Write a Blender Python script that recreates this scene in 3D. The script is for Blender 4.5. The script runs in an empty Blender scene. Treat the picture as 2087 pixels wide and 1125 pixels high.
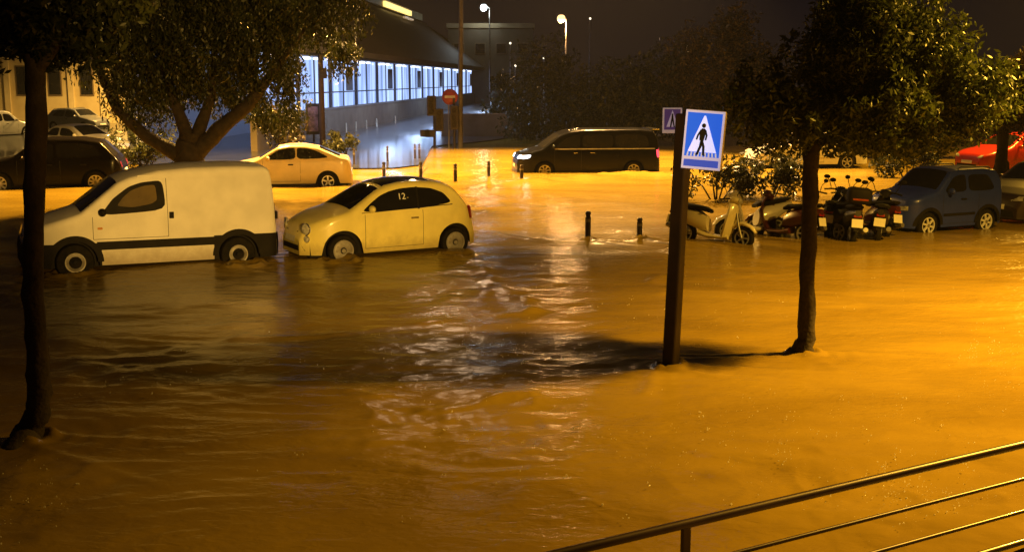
import bpy, bmesh, math, random
import numpy as np
from mathutils import Vector, Matrix
R = math.radians
random.seed(11)
S = bpy.context.scene
COL = S.collection

# ------------------------------------------------------------------ camera, world, lamps, exposure
CAM_H, F_PX, PITCH = 3.2, 2300.0, math.atan(397.5 / 2300.0)
cam_d = bpy.data.cameras.new('camera'); cam = bpy.data.objects.new('camera', cam_d); COL.objects.link(cam)
cam.location = (0, 0, CAM_H); cam.rotation_euler = (R(90) - PITCH, 0, 0)
cam_d.lens = 36.0 * F_PX / 2087.0; cam_d.sensor_width = 36.0; cam_d.clip_end = 2000; cam_d.clip_start = .05
S.camera = cam
w = bpy.data.worlds.new("World"); S.world = w; w.use_nodes = True
bg = w.node_tree.nodes['Background']
bg.inputs[0].default_value = (.0100, .0062, .0055, 1); bg.inputs[1].default_value = 1.0
S.view_settings.view_transform = 'Standard'; S.view_settings.look = 'None'
S.view_settings.exposure = 0; S.view_settings.gamma = 1
S.cycles.use_denoising = True
S.cycles.sample_clamp_indirect = 4.0
S.cycles.max_bounces = 6

SODIUM = (1.0, .52, .05)
def lamp(name, loc, power, col=SODIUM, size=.2, parent=None, spot=None, aim=(0, 0, -1), blend=.6):
    d = bpy.data.lights.new(name, 'SPOT' if spot else 'POINT'); d.energy = power; d.color = col; d.shadow_soft_size = size
    o = bpy.data.objects.new(name, d); COL.objects.link(o); o.location = loc
    if spot:
        d.spot_size = R(spot); d.spot_blend = blend
        o.rotation_euler = Vector(aim).to_track_quat('-Z', 'Y').to_euler()
    if parent: o.parent = parent
    return o
lamp('street_light_far', (4.2, 45.0, 13.2), 72000, (1, .55, .17), .35, spot=100, blend=.3, aim=(-.20, -.22, -1))     # sodium lamp over the road beyond the cars
lamp('street_light_row', (-9.0, 38.5, 9.0), 40000, (1, .53, .09), .35, spot=134, blend=.2, aim=(.05, -.06, -1))    # sodium lamp over the parked row, behind the big tree
lamp('street_light_post', (-2.6, 46.5, 13.2), 1000, (1, .66, .38), .35, spot=144, blend=.12)       # the tall post by the corner (its head just above the frame)
lamp('street_light_right', (10.6, 13.2, 7.7), 23500, SODIUM, .22, spot=150, blend=.6, aim=(.10, -.16, -1))   # the lamp beside the street tree, right of the frame
lamp('near_fill_spot', (5.0, -4.0, 3.9), 24500, (1, .55, .10), .9, spot=23.5, aim=(-9.15, 24, -1.25), blend=.6)   # added unseen fill spot behind the camera, narrowed to van and city car
lamp('red_car_fill', (20, 40, 10), 17000, SODIUM, .3, spot=146)                               # added lamp out of view, brightens the red car and right edge trees
lamp('street_light_left', (-24, 76, 8.5), 17000, (1, .58, .14), .3, spot=160)                     # lights the yellow wall

# ------------------------------------------------------------------ pixel helpers (photograph 2087 x 1125)
SP, CP = math.sin(PITCH), math.cos(PITCH)
def ray(px, py):
    u = (px - 1043.5) / F_PX; v = (562.5 - py) / F_PX
    return Vector((u, CP + v * SP, -SP + v * CP))
def G(px, py, z=0.0):
    d = ray(px, py); t = (z - CAM_H) / d.z
    return Vector((0, 0, CAM_H)) + d * t
def A(px, py, Y):
    d = ray(px, py); return Vector((0, 0, CAM_H)) + d * (Y / d.y)

# ------------------------------------------------------------------ materials
MATS = {}
def mat(name, col, rough=.5, metal=0, spec=.5, coat=0, emit=None, es=1.0, noise=None, alpha=None, bump=None, trans=0):
    if name in MATS: return MATS[name]
    m = bpy.data.materials.new(name); m.use_nodes = True; nt = m.node_tree; p = nt.nodes['Principled BSDF']
    p.inputs['Base Color'].default_value = (*col, 1); p.inputs['Roughness'].default_value = rough
    p.inputs['Metallic'].default_value = metal; p.inputs['Specular IOR Level'].default_value = spec
    p.inputs['Coat Weight'].default_value = coat; p.inputs['Coat Roughness'].default_value = .06
    if trans: p.inputs['Transmission Weight'].default_value = trans
    if emit: p.inputs['Emission Color'].default_value = (*emit, 1); p.inputs['Emission Strength'].default_value = es
    if noise or bump:
        tc = nt.nodes.new('ShaderNodeTexCoord')
    if noise:                                   # (scale, second colour, detail)
        n = nt.nodes.new('ShaderNodeTexNoise'); n.inputs['Scale'].default_value = noise[0]; n.inputs['Detail'].default_value = 5
        nt.links.new(tc.outputs['Object'], n.inputs['Vector'])
        r = nt.nodes.new('ShaderNodeValToRGB'); r.color_ramp.elements[0].position = .36; r.color_ramp.elements[1].position = .66
        r.color_ramp.elements[0].color = (*col, 1); r.color_ramp.elements[1].color = (*noise[1], 1)
        nt.links.new(n.outputs['Fac'], r.inputs['Fac']); nt.links.new(r.outputs['Color'], p.inputs['Base Color'])
    if bump:                                    # (scale, strength, distance)
        n2 = nt.nodes.new('ShaderNodeTexNoise'); n2.inputs['Scale'].default_value = bump[0]; n2.inputs['Detail'].default_value = 6
        nt.links.new(tc.outputs['Object'], n2.inputs['Vector'])
        b = nt.nodes.new('ShaderNodeBump'); b.inputs['Strength'].default_value = bump[1]; b.inputs['Distance'].default_value = bump[2]
        nt.links.new(n2.outputs['Fac'], b.inputs['Height']); nt.links.new(b.outputs['Normal'], p.inputs['Normal'])
    MATS[name] = m
    return m
def paint(name, col, metal=0, rough=.35, coat=.7, spec=.5):
    d = tuple(c * .86 for c in col)
    return mat(name, col, rough, metal, spec, coat=coat, noise=(3.2, d))
def muddy(m, z0, z1, amt=.6):
    # flood mud dried on the lower panels, with a ragged edge
    nt = m.node_tree; p = nt.nodes['Principled BSDF']; src = p.inputs['Base Color'].links[0].from_socket
    tc = nt.nodes.new('ShaderNodeTexCoord'); sx = nt.nodes.new('ShaderNodeSeparateXYZ'); nt.links.new(tc.outputs['Object'], sx.inputs[0])
    n = nt.nodes.new('ShaderNodeTexNoise'); n.inputs['Scale'].default_value = 5.5; n.inputs['Detail'].default_value = 8; n.inputs['Roughness'].default_value = .7
    nt.links.new(tc.outputs['Object'], n.inputs['Vector'])
    a = nt.nodes.new('ShaderNodeMath'); a.operation = 'MULTIPLY_ADD'; a.inputs[1].default_value = -.45; nt.links.new(n.outputs['Fac'], a.inputs[0]); nt.links.new(sx.outputs['Z'], a.inputs[2])
    r = nt.nodes.new('ShaderNodeMapRange'); r.inputs[1].default_value = z0 - .22; r.inputs[2].default_value = z1 - .22; r.inputs[3].default_value = amt; r.inputs[4].default_value = 0; nt.links.new(a.outputs[0], r.inputs[0])
    mx = nt.nodes.new('ShaderNodeMix'); mx.data_type = 'RGBA'; nt.links.new(r.outputs[0], mx.inputs['Factor']); nt.links.new(src, mx.inputs['A']); mx.inputs['B'].default_value = (.20, .135, .06, 1)
    nt.links.new(mx.outputs['Result'], p.inputs['Base Color'])
M_TYRE = mat('rubber', (.009, .009, .009), .85, spec=.12, noise=(9, (.018, .015, .012)))
M_RIM = mat('alloy', (.55, .55, .57), .35, .75, noise=(7, (.4, .39, .38)))
M_RIMD = mat('steel_rim', (.30, .29, .28), .5, .3, noise=(9, (.2, .18, .16)))
M_PLAST = mat('black_plastic', (.010, .009, .010), .7, spec=.15, noise=(6, (.016, .014, .013)))
M_GLASS = mat('car_glass', (.010, .010, .011), .04, spec=.5, noise=(2, (.016, .015, .014)))
M_LAMPG = mat('lamp_glass', (.55, .55, .52), .1, spec=.8, coat=1, noise=(14, (.3, .3, .28)))
M_TAIL = mat('tail_glass', (.28, .01, .01), .15, coat=1, noise=(14, (.2, .01, .01)))
M_CHROME = mat('chrome', (.7, .7, .72), .12, 1, noise=(8, (.6, .6, .6)))
M_PLATE = mat('plate', (.75, .73, .65), .4, noise=(9, (.68, .66, .58)))
M_BARK = mat('bark', (.020, .013, .010), .85, noise=(7, (.04, .027, .02)), bump=(22, .8, .02))
M_POST = mat('painted_steel', (.03, .022, .022), .38, .2, noise=(5, (.045, .03, .028)))
M_STEEL = mat('galvanised', (.30, .29, .27), .4, .7, noise=(6, (.22, .21, .2)))

# ------------------------------------------------------------------ mesh helpers
class MB:
    def __init__(s): s.v = []; s.f = []; s.m = []
    def add(s, vs, fs, mi=0):
        b = len(s.v); s.v += [tuple(p) for p in vs]; s.f += [tuple(i + b for i in f) for f in fs]; s.m += [mi] * len(fs)
    def box(s, c, d, rot=None, mi=0, bev=0):
        bm = bmesh.new(); bmesh.ops.create_cube(bm, size=1)
        bmesh.ops.scale(bm, vec=d, verts=bm.verts)
        if bev: bmesh.ops.bevel(bm, geom=bm.edges[:], offset=bev, segments=2, affect='EDGES', profile=.5)
        M = Matrix.Translation(c) @ (rot.to_4x4() if rot else Matrix())
        s.add([M @ v.co for v in bm.verts], [[v.index for v in f.verts] for f in bm.faces], mi) if not bm.verts.index_update() else None
        bm.free()
    def tube(s, pts, rad, n=8, cap=True, mi=0):
        pts = [Vector(p) for p in pts]; k = len(pts)
        if not hasattr(rad, '__len__'): rad = [rad] * k
        vs = []; prev = None
        for i, p in enumerate(pts):
            t = (pts[min(i + 1, k - 1)] - pts[max(i - 1, 0)]).normalized()
            if prev is None:
                a = t.cross(Vector((0, 0, 1)));
                if a.length < .05: a = t.cross(Vector((0, 1, 0)))
                a.normalize()
            else:
                a = (prev - t * prev.dot(t)).normalized()
            prev = a; b = t.cross(a)
            for j in range(n):
                th = 2 * math.pi * j / n; vs.append(p + (a * math.cos(th) + b * math.sin(th)) * rad[i])
        fs = [(i * n + j, i * n + (j + 1) % n, (i + 1) * n + (j + 1) % n, (i + 1) * n + j) for i in range(k - 1) for j in range(n)]
        if cap: fs += [tuple(range(n))[::-1], tuple((k - 1) * n + j for j in range(n))]
        s.add(vs, fs, mi)
    def lathe(s, prof, n=24, M=None, mi=0):       # prof: (radius, axis) about +Y, M places it
        vs = []
        for r, a in prof:
            for j in range(n):
                th = 2 * math.pi * j / n; vs.append(Vector((r * math.cos(th), a, r * math.sin(th))))
        fs = [(i * n + j, i * n + (j + 1) % n, (i + 1) * n + (j + 1) % n, (i + 1) * n + j) for i in range(len(prof) - 1) for j in range(n)]
        if M: vs = [M @ v for v in vs]
        s.add(vs, fs, mi)
    def ell(s, c, d, n=12, m=8, rot=None, mi=0):
        vs = []; fs = []
        for i in range(m + 1):
            ph = math.pi * i / m
            for j in range(n):
                th = 2 * math.pi * j / n
                v = Vector((d[0] * math.sin(ph) * math.cos(th), d[1] * math.sin(ph) * math.sin(th), d[2] * math.cos(ph)))
                if rot: v = rot @ v
                vs.append(v + Vector(c))
        for i in range(m):
            for j in range(n): fs.append((i * n + j, (i + 1) * n + j, (i + 1) * n + (j + 1) % n, i * n + (j + 1) % n))
        s.add(vs, fs, mi)
    def grid(s, P, mi=0, flip=False):             # P rows x cols of points
        r, c = len(P), len(P[0]); vs = [p for row in P for p in row]
        fs = [(i * c + j, i * c + j + 1, (i + 1) * c + j + 1, (i + 1) * c + j) for i in range(r - 1) for j in range(c - 1)]
        if flip: fs = [f[::-1] for f in fs]
        s.add(vs, fs, mi)
    def prism(s, poly, axis_fn, mi=0):            # poly: 2D points; axis_fn(p,0/1) -> 3D
        n = len(poly); vs = [axis_fn(p, 0) for p in poly] + [axis_fn(p, 1) for p in poly]
        fs = [tuple(range(n))[::-1], tuple(range(n, 2 * n))] + [(i, (i + 1) % n, n + (i + 1) % n, n + i) for i in range(n)]
        s.add(vs, fs, mi)
    def build(s, name, mats, parent=None, smooth=None, loc=None):
        me = bpy.data.meshes.new(name); me.from_pydata(s.v, [], s.f); me.update()
        if not isinstance(mats, (list, tuple)): mats = [mats]
        for m in mats: me.materials.append(m)
        if len(mats) > 1: me.polygons.foreach_set('material_index', s.m)
        if smooth is not None:
            bm = bmesh.new(); bm.from_mesh(me); bmesh.ops.recalc_face_normals(bm, faces=bm.faces); bm.to_mesh(me); bm.free()
            me.shade_smooth()
            if smooth < 180: me.set_sharp_from_angle(angle=R(smooth))
        o = bpy.data.objects.new(name, me); COL.objects.link(o)
        if parent: o.parent = parent
        if loc is not None: o.location = loc
        return o
def tag(o, label, cat, group=None, kind=None):
    o['label'] = label; o['category'] = cat
    if group: o['group'] = group
    if kind: o['kind'] = kind
    return o
def struct(o): o['kind'] = 'structure'; return o
def thing(name, loc, label, cat, group=None, rz=0, sc=1):
    o = bpy.data.objects.new(name, None); COL.objects.link(o); o.empty_display_size = .2
    o.location = loc; o.rotation_euler = (0, 0, rz); o.scale = (sc,) * 3
    return tag(o, label, cat, group)
def copy_tree(o, parent=None):
    kids = list(o.children); c = o.copy(); COL.objects.link(c); c.parent = parent
    for k in kids: copy_tree(k, c)
    return c

# ------------------------------------------------------------------ water, ground, roads
_rs = np.random.RandomState(5); _T = _rs.rand(256, 256) * 2 - 1
def vn(x, y):
    xi = np.floor(x).astype(int); yi = np.floor(y).astype(int); fx = x - xi; fy = y - yi
    fx = fx * fx * fx * (fx * (fx * 6 - 15) + 10); fy = fy * fy * fy * (fy * (fy * 6 - 15) + 10)
    a = _T[xi & 255, yi & 255]; b = _T[(xi + 1) & 255, yi & 255]; c = _T[xi & 255, (yi + 1) & 255]; d = _T[(xi + 1) & 255, (yi + 1) & 255]
    return (a * (1 - fx) + b * fx) * (1 - fy) + (c * (1 - fx) + d * fx) * fy
def seg_dist(x, y, pts):
    best = np.full(x.shape, 1e9)
    for p, q in zip(pts[:-1], pts[1:]):
        dx, dy = q.x - p.x, q.y - p.y; L2 = dx * dx + dy * dy
        t = np.clip(((x - p.x) * dx + (y - p.y) * dy) / L2, 0, 1)
        best = np.minimum(best, np.hypot(x - p.x - t * dx, y - p.y - t * dy))
    return best
CRESTS = [  # (points on the photograph's water, height, width, wobble)
    ([(480, 690), (640, 690), (800, 668), (900, 652), (1000, 640), (1085, 630)], .035, .16),
    ([(1085, 630), (1050, 598), (1005, 572), (968, 545)], .05, .20),
    ([(965, 470), (1100, 490), (1200, 497), (1340, 492)], .045, .16),
    ([(940, 440), (1080, 412), (1260, 398)], .06, .35),
    ([(1340, 600), (1352, 560), (1372, 520), (1400, 498)], .05, .18),
    ([(720, 800), (860, 830), (1000, 812), (1080, 805)], .03, .12),
    ([(110, 690), (240, 760), (420, 740)], .02, .2),
    ([(1960, 660), (2087, 690)], .03, .15),
    ([(1560, 705), (1640, 720), (1720, 752)], .03, .12),
    ([(1320, 800), (1360, 755), (1420, 750)], .02, .10),
    ([(0, 905), (60, 905), (110, 850)], .03, .10),
    ([(40, 540), (20, 580), (10, 620)], .05, .2),
    ([(1060, 372), (1180, 362), (1300, 352), (1380, 358)], .12, .45),
]
STANDING = [(66, 893, .13), (1640, 722, .13), (1366, 752, .10), (1198, 490, .07), (1303, 489, .07), (142, 555, .3), (497, 540, .3), (690, 530, .28), (932, 520, .28), (1480, 488, .15)]
CHOP = [  # (px, py, radius m, gain) livelier patches
    (1010, 595, 1.6, 2.0), (930, 770, 1.6, 1.6), (60, 760, 1.5, 1.5), (380, 745, 1.2, 1.3), (1460, 700, 1.1, 1.6), (1480, 530, 1.6, 1.4),
    (2060, 500, 2.0, 1.6), (2060, 745, 1.2, 1.4), (1900, 1010, 1.6, 1.0), (1060, 420, 2.5, 1.5), (40, 560, 1.6, 1.8), (930, 870, 1.0, 1.0), (40, 1000, 1.0, 1.2), (590, 520, 1.0, 1.5), (980, 500, 1.2, 1.6)]
def f4_(Y): return np.exp(-(np.maximum(Y - 36, 0) / 6.0) ** 2)
def f1_(Y): return np.exp(-(np.maximum(Y - 17, 0) / 12.0) ** 2)
def water_z(X, Y):
    a = np.full(X.shape, .62) + .55 * np.clip(vn(X / 3.1 + 7, Y / 2.2 + 3), 0, 1)
    for px, py, r, g in CHOP:
        c = G(px, py); a += g * np.exp(-(((X - c.x) / r) ** 2 + ((Y - c.y) / (r * 1.25)) ** 2))
    f1 = np.exp(-(Y / 40.0) ** 2); f2 = np.exp(-(Y / 24.0) ** 2); f3 = np.exp(-(Y / 15.0) ** 2)
    wx = X + .35 * vn(X / 1.7, Y / 1.7 + 31); wy = Y + .30 * vn(X / 1.9 + 57, Y / 1.6)
    z = .020 * vn(wx / 2.6, wy / 1.5) + .034 * (1 - f1_(Y)) * f4_(Y) * vn(wx / 2.2 + 70, wy / 1.6) + .018 * (1 - f1_(Y)) * f4_(Y) * vn(wx / .9 + 33, wy / .9) + a * f1 * .013 * (vn(wx / .95 + 9, wy / .55) )
    z += a * f2 * .0085 * (1 - 2 * np.abs(vn(wx / .62 + 21, wy / .30 + 5))) * .8
    z += a * f2 * .0055 * vn(wx / .30 + 3, wy / .17 + 11) + a * f3 * .0027 * vn(wx / .14, wy / .085)
    for px, py, r in STANDING:
        c = G(px, py); dx, dy = X - c.x, Y - c.y; d = np.hypot(dx, dy)
        z += .036 * np.exp(-((d - r - .05) / .06) ** 2) * (1.1 + vn(X / .16, Y / .12)) + .008 * np.cos((d - r) * 26) * np.exp(-(d - r) / .35)
        dn = dx * .93 - dy * .37; sd = np.abs(dx * .37 + dy * .93)                      # wake trailing with the current
        z += .028 * np.exp(-((sd - r - .22 * np.clip(dn, 0, 9)) / .07) ** 2) * np.exp(-dn / .9) * (dn > 0)
    for pts, h, wd in CRESTS:
        d = seg_dist(X + .12 * vn(X / .6, Y / .6 + 80), Y + .14 * vn(X / .55 + 44, Y / .6), [G(*p) for p in pts])
        z += h * np.exp(-(d / wd) ** 2) * (.55 + .6 * vn(X / .5 + 13, Y / .4))
    return z
def make_water():
    nr, nc = 640, 760
    ys = np.concatenate([np.geomspace(4.5, 24, nr - 150), np.geomspace(24.04, 66, 150)])
    us = np.linspace(-1, 1, nc)
    Y = np.repeat(ys[:, None], nc, 1); X = us[None, :] * (Y * .62 + 2.5)
    Z = water_z(X, Y)
    co = np.stack([X, Y, Z], -1).reshape(-1, 3)
    me = bpy.data.meshes.new('flood_water'); me.vertices.add(len(co)); me.vertices.foreach_set('co', co.ravel())
    i = np.arange((nr - 1))[:, None] * nc + np.arange(nc - 1)[None, :]
    q = np.stack([i, i + 1, i + nc + 1, i + nc], -1).reshape(-1, 4)
    me.loops.add(q.size); me.loops.foreach_set('vertex_index', q.ravel())
    me.polygons.add(len(q)); me.polygons.foreach_set('loop_start', np.arange(0, q.size, 4)); me.polygons.foreach_set('loop_total', np.full(len(q), 4))
    me.update(); me.validate(); me.shade_smooth()
    m = bpy.data.materials.new('muddy_water'); m.use_nodes = True; nt = m.node_tree; p = nt.nodes['Principled BSDF']
    N = nt.nodes.new; L = nt.links.new
    g = N('ShaderNodeNewGeometry')
    def mapped(sx, sy):
        mp = N('ShaderNodeMapping'); mp.inputs['Scale'].default_value = (sx, sy, 1); L(g.outputs['Position'], mp.inputs['Vector']); return mp
    n1 = N('ShaderNodeTexNoise'); n1.inputs['Scale'].default_value = 1; n1.inputs['Detail'].default_value = 4; n1.inputs['Distortion'].default_value = .8
    L(mapped(.28, .7).outputs[0], n1.inputs['Vector'])
    cr = N('ShaderNodeValToRGB'); cr.color_ramp.elements[0].position = .3; cr.color_ramp.elements[1].position = .7
    cr.color_ramp.elements[0].color = (.17, .112, .014, 1); cr.color_ramp.elements[1].color = (.26, .178, .024, 1)
    L(n1.outputs['Fac'], cr.inputs['Fac']); L(cr.outputs['Color'], p.inputs['Base Color'])
    p.inputs['IOR'].default_value = 1.33; p.inputs['Roughness'].default_value = .20; p.inputs['Specular IOR Level'].default_value = .16
    n2 = N('ShaderNodeTexNoise'); n2.inputs['Scale'].default_value = 1; n2.inputs['Detail'].default_value = 3; n2.inputs['Distortion'].default_value = .4
    L(mapped(7, 13).outputs[0], n2.inputs['Vector'])
    n3 = N('ShaderNodeTexNoise'); n3.inputs['Scale'].default_value = 1; n3.inputs['Detail'].default_value = 2
    L(mapped(.5, .8).outputs[0], n3.inputs['Vector'])
    mr = N('ShaderNodeMapRange'); mr.inputs[1].default_value = .4; mr.inputs[2].default_value = .7; mr.inputs[3].default_value = .3; mr.inputs[4].default_value = 1.0
    L(n3.outputs['Fac'], mr.inputs[0])
    b = N('ShaderNodeBump'); b.inputs['Distance'].default_value = .018; L(mr.outputs[0], b.inputs['Strength'])
    L(n2.outputs['Fac'], b.inputs['Height']); L(b.outputs['Normal'], p.inputs['Normal'])
    me.materials.append(m)
    o = bpy.data.objects.new('flood_water', me); COL.objects.link(o); struct(o); return o
make_water()
def sheet(name, pts, z, m):
    b = MB(); b.add([(p[0], p[1], z) for p in pts], [tuple(range(len(pts)))]); return struct(b.build(name, m))
sheet('ground', [(-400, -60), (400, -60), (400, 700), (-400, 700)], -.35, mat('asphalt', (.045, .042, .04), .7, noise=(.8, (.06, .056, .05))))
m_wet = mat('wet_asphalt', (.022, .024, .028), .30, spec=.9, coat=.5, noise=(.5, (.045, .047, .052)), bump=(2.0, .3, .02))
# the wet street beside the hall, just clear of the flood
_near = [G(300, 338), G(520, 342), G(700, 346), G(800, 345), G(862, 338), G(872, 318), G(880, 300)]
b = MB(); fr = [(p.x, p.y, .05) for p in _near] + [(-1.5, 60, .065)]
b.add(fr + [(4, 75, .08), (10, 190, .4), (-60, 190, .4), (-60, 60, .065)], [tuple(range(len(fr) + 4))])
struct(b.build('road', m_wet))
b = MB(); b.add([(-1.4, 66, -.06), (60, 66, -.06), (60, 190, .3), (10.1, 190, .3), (4.1, 75, -.02)], [(0, 1, 2, 3, 4)]); struct(b.build('pavement', mat('far_paving', (.06, .055, .05), .5, noise=(.7, (.09, .08, .07)))))

# ------------------------------------------------------------------ vehicles
def smooth_interp(pts, n=400, sig=3):
    pts = sorted(pts); xs = np.linspace(pts[0][0], pts[-1][0], n); zs = np.interp(xs, [p[0] for p in pts], [p[1] for p in pts])
    k = np.exp(-.5 * (np.arange(-3 * sig, 3 * sig + 1) / sig) ** 2); k /= k.sum()
    zz = np.convolve(np.pad(zs, 3 * sig, mode='edge'), k, mode='valid')
    return lambda x: float(np.interp(x, xs, zz))
class Car:
    def __init__(s, top, W, fa, ra, wr, sill=.24, belt=.95, tumble=.30, nose=.55, tail=.4, nf=.22, nt=.14, arch=None, crown=.035, rr=.11, sig=3):
        s.xf = max(p[0] for p in top); s.xr = min(p[0] for p in top); s.top = smooth_interp(top, sig=sig)
        s.W, s.fa, s.ra, s.wr, s.sill, s.belt, s.tumble = W, fa, ra, wr, sill, belt, tumble
        s.nose, s.tail, s.nf, s.nt, s.arch, s.crown, s.rr = nose, tail, nf, nt, arch or wr + .055, crown, rr
    def low(s, x):
        z = s.sill
        for a in (s.fa, s.ra):
            d = abs(x - a)
            if d < s.arch: z = max(z, s.wr + math.sqrt(s.arch ** 2 - d * d))
        return min(z, s.top(x) - .12)
    def plan(s, x):
        W = s.W
        e = (x - (s.xf - s.nose)) / s.nose
        if e > 0: W -= s.nf * e ** 2.6
        e = ((s.xr + s.tail) - x) / s.tail
        if e > 0: W -= s.nt * e ** 2.6
        return W
    def side(s, x, z):
        W = s.plan(x)
        if z > s.belt: return W - s.tumble * (z - s.belt) - .012
        k = (z - s.belt * .68) / s.belt
        return W - .10 * k * k
    def xf_at(s, y, z):
        for x in np.arange(s.xf, s.xf - 1.4, -.006):
            if z <= s.top(x) + .001 and abs(y) <= s.side(x, z): return float(x)
        return s.xf - 1.4
    def xr_at(s, y, z):
        for x in np.arange(s.xr, s.xr + 1.4, .006):
            if z <= s.top(x) + .001 and abs(y) <= s.side(x, z): return float(x)
        return s.xr + 1.4
    def section(s, x):
        zl, zt = s.low(x), s.top(x); r = min(s.rr, (zt - zl) * .35); P = []
        for i in range(10):
            z = zl + (zt - r - zl) * i / 9; P.append((s.side(x, z), z))
        y0 = P[-1][0]
        for i in range(1, 5):
            t = R(90) * i / 4; P.append((y0 - r * (1 - math.cos(t)), zt - r + r * math.sin(t)))
        yc = y0 - r
        for i in range(1, 5):
            y = yc * (1 - i / 4); P.append((y, zt + s.crown * (1 - (y / yc) ** 2)))
        return P
    def body(s, m, root, m2=None):
        b = MB(); n = 110
        t = np.linspace(0, math.pi, n); xs = s.xr + (s.xf - s.xr) * (.55 * (1 - np.cos(t)) / 2 + .45 * t / math.pi)
        rows = []
        for x in xs:
            P = s.section(float(x)); rows.append([(x, y, z) for y, z in P] + [(x, -y, z) for y, z in P[-2::-1]])
        b.grid(rows)
        for row in (rows[0], rows[-1]): b.add(row, [tuple(range(len(row)))])
        o = b.build('body', m, root, smooth=40)
        u = MB(); zt = s.arch + s.wr + .06
        u.box(((s.xf + s.xr) / 2, 0, (s.sill - .04 + zt) / 2), (s.xf - s.xr - .3, 2 * s.W - .42, zt - s.sill + .04))
        u.build('underbody', M_PLAST, root)
        return o
    def side_poly(s, name, pts, m, root, off=.006, sides=(1, -1), parent=None, n=6):
        for sg in sides:
            b = MB(); ring = []
            k = len(pts)
            for i in range(k):
                p, q = pts[i], pts[(i + 1) % k]
                for j in range(n):
                    f = j / n; ring.append((p[0] + (q[0] - p[0]) * f, p[1] + (q[1] - p[1]) * f))
            for _ in range(2):
                kk = len(ring); ring = [((ring[i - 1][0] + 2 * ring[i][0] + ring[(i + 1) % kk][0]) / 4, (ring[i - 1][1] + 2 * ring[i][1] + ring[(i + 1) % kk][1]) / 4) for i in range(kk)]
            cx = sum(p[0] for p in ring) / len(ring); cz = sum(p[1] for p in ring) / len(ring)
            rows = []
            for f in (1, .66, .33, .02):
                row = []
                for p in ring + ring[:1]:
                    x = cx + (p[0] - cx) * f; z = cz + (p[1] - cz) * f; row.append((x, sg * (s.side(x, z) + off), z))
                rows.append(row)
            b.grid(rows, flip=sg > 0)
            yield_o = b.build(name, m, root, smooth=180)
        return yield_o
    def side_quad(s, name, c, m, root, off=.005, sides=(1, -1), nx=14, nz=5):   # c: 4 (x,z) corners
        for sg in sides:
            b = MB(); P = []
            for i in range(nz + 1):
                row = []
                for j in range(nx + 1):
                    u, v = j / nx, i / nz
                    x = (c[0][0] * (1 - u) + c[1][0] * u) * (1 - v) + (c[3][0] * (1 - u) + c[2][0] * u) * v
                    z = (c[0][1] * (1 - u) + c[1][1] * u) * (1 - v) + (c[3][1] * (1 - u) + c[2][1] * u) * v
                    z = max(z, s.low(x)); row.append((x, sg * (s.side(x, z) + off), z))
                P.append(row)
            b.grid(P, flip=sg < 0); o = b.build(name, m, root, smooth=60)
        return o
    def front(s, name, c, m, root, off=.008, rear=False, n=8):    # c: 4 (y,z)
        b = MB(); P = []
        for i in range(n + 1):
            row = []
            for j in range(n + 1):
                u, v = j / n, i / n
                y = (c[0][0] * (1 - u) + c[1][0] * u) * (1 - v) + (c[3][0] * (1 - u) + c[2][0] * u) * v
                z = (c[0][1] * (1 - u) + c[1][1] * u) * (1 - v) + (c[3][1] * (1 - u) + c[2][1] * u) * v
                row.append(((s.xr_at(y, z) - off) if rear else (s.xf_at(y, z) + off), y, z))
            P.append(row)
        b.grid(P); return b.build(name, m, root, smooth=60)
    def top_patch(s, name, x0, x1, m, root, off=.008, inset0=.0, inset1=.0):
        b = MB(); P = []
        for i in range(11):
            x = x0 + (x1 - x0) * i / 10; zt = s.top(x); r = min(s.rr, (zt - s.low(x)) * .35)
            sl = (s.top(x + .01) - s.top(x - .01)) / .02; nv = Vector((-sl, 0, 1)).normalized()
            yc = s.side(x, zt - r) - r; yy = yc + r * .35 - (inset0 + (inset1 - inset0) * i / 10); row = []
            for j in range(9):
                y = yy * (j / 4 - 1); z = zt + s.crown * max(0, 1 - (y / yc) ** 2) - (.0 if abs(y) < yc else .02)
                row.append((x + nv.x * off, y, z + nv.z * off))
            P.append(row)
        b.grid(P); return b.build(name, m, root, smooth=180)
    def arch_trim(s, m, root, wd=.06):
        for a in (s.fa, s.ra):
            for sg in (1, -1):
                b = MB(); P = []
                for i in range(25):
                    t = math.pi * i / 24; row = []
                    for rr in (s.arch - .012, s.arch + wd):
                        x = a + rr * math.cos(t); z = s.wr + rr * math.sin(t); row.append((x, sg * (s.side(x, max(z, s.sill)) + .010), max(z, s.sill)))
                    P.append(row)
                b.grid(P); b.build('wheel_arch_trim', m, root, smooth=180)
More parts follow.
